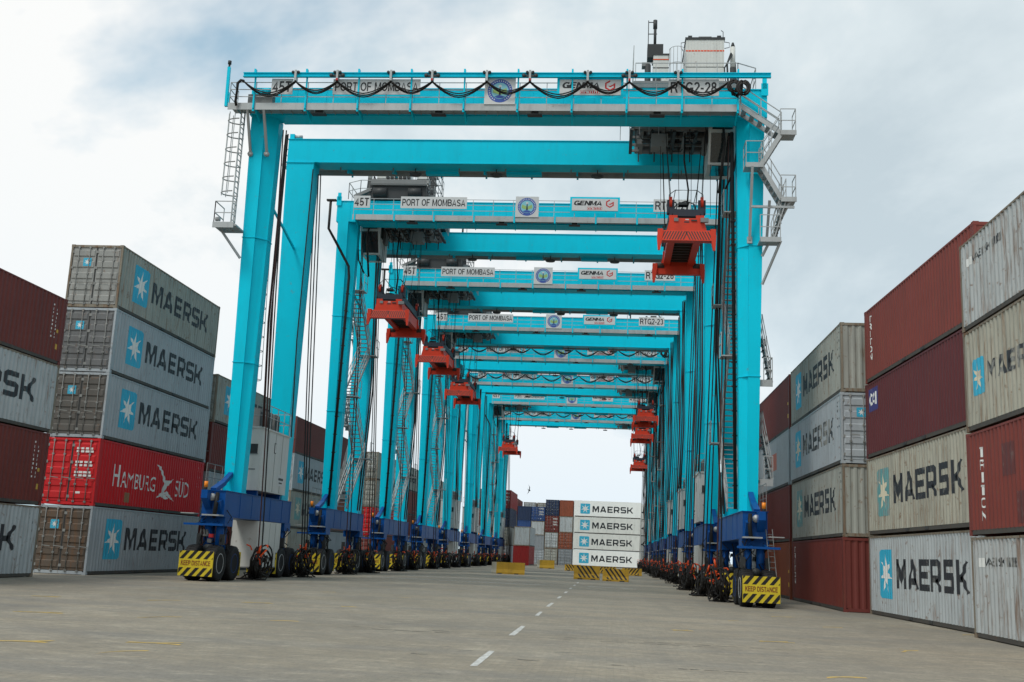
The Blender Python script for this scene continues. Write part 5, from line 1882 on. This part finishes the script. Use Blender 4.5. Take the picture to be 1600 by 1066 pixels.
# ------------------------------------------------------------------ cable drops with their coils on the ground
def make_coil(seed):
    rg = random.Random(seed)
    root = empty('cable_coil')
    mb = MB()
    for k in range(15):
        R = rg.uniform(.36, .68)
        ax = Vector((rg.uniform(.6, 1), rg.uniform(-.5, .5), rg.uniform(-.35, .35))).normalized()
        a = ax.orthogonal().normalized(); b = ax.cross(a)
        c = Vector((rg.uniform(-.28, .28), rg.uniform(-.25, .25), R + rg.uniform(.02, .25)))
        ph = rg.uniform(0, 6)
        pts = []
        for i in range(18):
            t = 2 * pi * i / 18
            rr = R * (1 + .10 * sin(2 * t + ph) + .06 * sin(3 * t))
            p = c + a * rr * cos(t) + b * rr * sin(t)
            p.z = max(.05, p.z)
            pts.append(tuple(p))
        mb.tube(pts, .038 if k % 3 else .05, 5, 0, closed=True)
    for k in range(8):
        p = Vector((rg.uniform(-.4, .4), rg.uniform(-.4, .4), .05))
        pts = [tuple(p + Vector((rg.uniform(-.5, .5) * i / 3, rg.uniform(-.5, .5) * i / 3, max(0, .35 * sin(i * 1.2))))) for i in range(5)]
        mb.tube(pts, .04, 5, 0)
    mb.build('coil', [CABLE], root)
    mb = MB()
    for k in range(9):
        c = Vector((rg.uniform(-.4, .4), rg.uniform(-.4, .4), rg.uniform(.75, 1.55)))
        d = Vector((rg.uniform(-1, 1), rg.uniform(-1, 1), rg.uniform(-1.4, .6))).normalized() * rg.uniform(.1, .24)
        mb.tube([tuple(c - d), tuple(c + Vector((.04, .02, .05))), tuple(c + d)], .035, 5, 0)
    for k in range(1):
        c = Vector((rg.uniform(-.25, .25), rg.uniform(-.3, .3), rg.uniform(1.2, 1.6)))
        mb.tube([tuple(c), tuple(c + Vector((rg.uniform(-.08, .08), rg.uniform(-.08, .08), .34)))], .07, 7, 0, r2=.03)
    mb.build('cable_tie', [ORT], root)
    return root
def make_drop(coil, top, n, seed, top_z=21.45):
    """cables that hang from the girder down to the coil"""
    rg = random.Random(seed)
    mb = MB()
    for k in range(n):
        o = (k - (n - 1) / 2) * .17
        pts = []
        for i in range(9):
            t = i / 8
            z = lerp(1.1, top_z, t)
            w = .05 * sin(pi * t * 1.3 + k + seed)
            pts.append((lerp(0, top[0], t) + o * (1 - .3 * t) + w * .5, lerp(0, top[1], t) + rg.uniform(-.012, .012) + w, z))
        mb.tube(pts, .034, 5, 1 if k == 0 and seed % 2 else 0)
    mb.build('hanging_cable', [CABLE, BROWNC], coil)
coils = [make_coil(s) for s in (1, 2, 3)]
for c_ in coils:
    c_.location = (0, 0, -50)
index_kids()
first = [True] * 3
WHERE = {(-1, 0): 'beside the left front leg', (-1, 1): 'beside the left rear leg', (1, 0): 'beside the right front leg', (1, 1): 'beside the right rear leg'}
DROPS = {}
cn = 0
for k, y in enumerate(YS):
    for side in (-1, 1):
        for rear in (0, 1):
            v = cn % 3
            cn += 1
            o = coils[v] if first[v] else copy_tree(coils[v])
            first[v] = False
            rg = random.Random(cn * 7)
            x = CX + side * (10.42 + rg.uniform(-.1, .1))
            yy = y + (9.55 if rear else 2.7) + rg.uniform(-.3, .3)
            o.location = (x, yy, 0)
            tag(o, 'tangle of black cable with orange ties %s of the %s crane' % (WHERE[(side, rear)], ORD[k]), 'cable coil', 'cable coils beside the crane legs')
            key = (side, rear, v)
            if key not in DROPS:
                b4 = set(o.children)
                make_drop(o, (CX + side * 10.95 - x if False else side * (.42 if rear else .35), (-1.7 if rear else -.6)), 3 if rear else 2, cn)
                DROPS[key] = [c for c in o.children if c not in b4][0].data
            else:
                mk('hanging_cable', DROPS[key], o)

# ------------------------------------------------------------------ barriers, bird
def barrier(loc, rz, ln, h, label, striped, group):
    mb = MB()
    prof_ = [(-.30, 0), (.30, 0), (.30, .12 * h / .9), (.16, .36 * h / .9), (.10, h), (-.10, h), (-.16, .36 * h / .9), (-.30, .12 * h / .9)]
    n = 7
    rg = random.Random(int(ln * 100) + int(abs(loc[1]) * 10))
    loops = []
    for k in range(n + 1):
        x = -ln / 2 + ln * k / n
        loops.append([(x, y + rg.uniform(-.008, .008), z + rg.uniform(-.008, .008) * (z > .05)) for y, z in prof_])
    vs = [p for l in loops for p in l]
    m = len(prof_)
    for k in range(n):
        for i in range(m):
            j = (i + 1) % m
            mb.add([vs[k * m + i], vs[k * m + j], vs[(k + 1) * m + j], vs[(k + 1) * m + i]], [(0, 3, 2, 1)], 0 if (striped or .2 < (k + .5) / n < .95) else 1)
    mb.add(loops[0], [tuple(range(m))], 1)
    mb.add(loops[-1], [tuple(range(m))[::-1]], 1)
    for s_ in (-1, 1):                                         # lifting slots cast in the foot
        mb.box((s_ * ln * .25 - .18, -.305, .0), (s_ * ln * .25 + .18, .305, .07), 2)
    if striped:
        u = -ln / 2 - h * .75
        while u < ln / 2 - .05:
            a = []
            for z, y in ((.13 * h / .9, .304), (.36 * h / .9, .166), (h - .02, .108)):
                a.append((z, y))
            for (za_, ya), (zb_, yb_) in zip(a, a[1:]):
                pts = [(u + za_ * .75, -ya, za_), (u + .15 + za_ * .75, -ya, za_), (u + .15 + zb_ * .75, -yb_, zb_), (u + zb_ * .75, -yb_, zb_)]
                if all(-ln / 2 < p[0] < ln / 2 for p in pts):
                    mb.poly([(p[0] * (1 if striped > 0 else -1), p[1], p[2]) for p in (pts if striped > 0 else pts[::-1])], 2)
            u += .33
    o = mb.build('road_barrier', [BARY, CONC, STRIPE])
    o.location = loc
    o.rotation_euler.z = rz
    return tag(o, label, 'barrier', group)
GB = 'concrete barriers across the lane'
barrier((-8.3, 90.3, 0), .05, 2.75, .95, 'worn yellow concrete barrier with bare ends on the left side of the lane', 0, GB)
barrier((-1.65, 83.0, 0), -.03, 1.95, 1.02, 'black and yellow striped barrier left of the near pair', -1, GB)
barrier((.52, 80.9, 0), -.06, 1.92, .90, 'black and yellow striped barrier right of the near pair, a little lower', -1, GB)
barrier((-8.0, 139, 0), 0, 2.2, 1.05, 'small yellow barrier before the far container wall', 0, GB)
barrier((-4.2, 128, 0), 0, 1.9, .72, 'far striped barrier, leftmost of the three before the white stack', -1, GB)
barrier((-.15, 118, 0), 0, 1.9, .72, 'far striped barrier seen in the gap of the near pair', 1, GB)
barrier((2.35, 112, 0), .0, 2.0, .72, 'far striped barrier, rightmost before the white stack', 1, GB)

mb = MB()
mb.lathe([(-.20, .01), (-.12, .05), (.02, .075), (.14, .05), (.20, .03), (.25, .005)], 8)
mb.add([(.08, 0, .02), (-.06, 0, .02), (-.12, .22, .22), (-.02, .20, .24), (-.22, .42, .30), (.08, 0, .05), (-.06, 0, .05), (-.12, .22, .24)],
       [(0, 1, 2, 3), (3, 2, 4), (5, 7, 6)])
mb.add([(.08, 0, .02), (-.06, 0, .02), (-.14, -.20, -.16), (-.02, -.18, -.14), (-.26, -.36, -.34)], [(3, 2, 1, 0), (4, 2, 3)])
mb.add([(-.18, -.06, 0), (-.34, -.09, .02), (-.34, .09, .02), (-.18, .06, 0)], [(0, 1, 2, 3)])
bd = mb.build('bird', [DARK])
bd.location = (-7.18, 95, 7.23)
bd.rotation_euler = (.9, .2, 1.1)
bd.scale = (.9, .9, .9)
tag(bd, 'small dark bird flying before the sky under the cranes', 'bird')
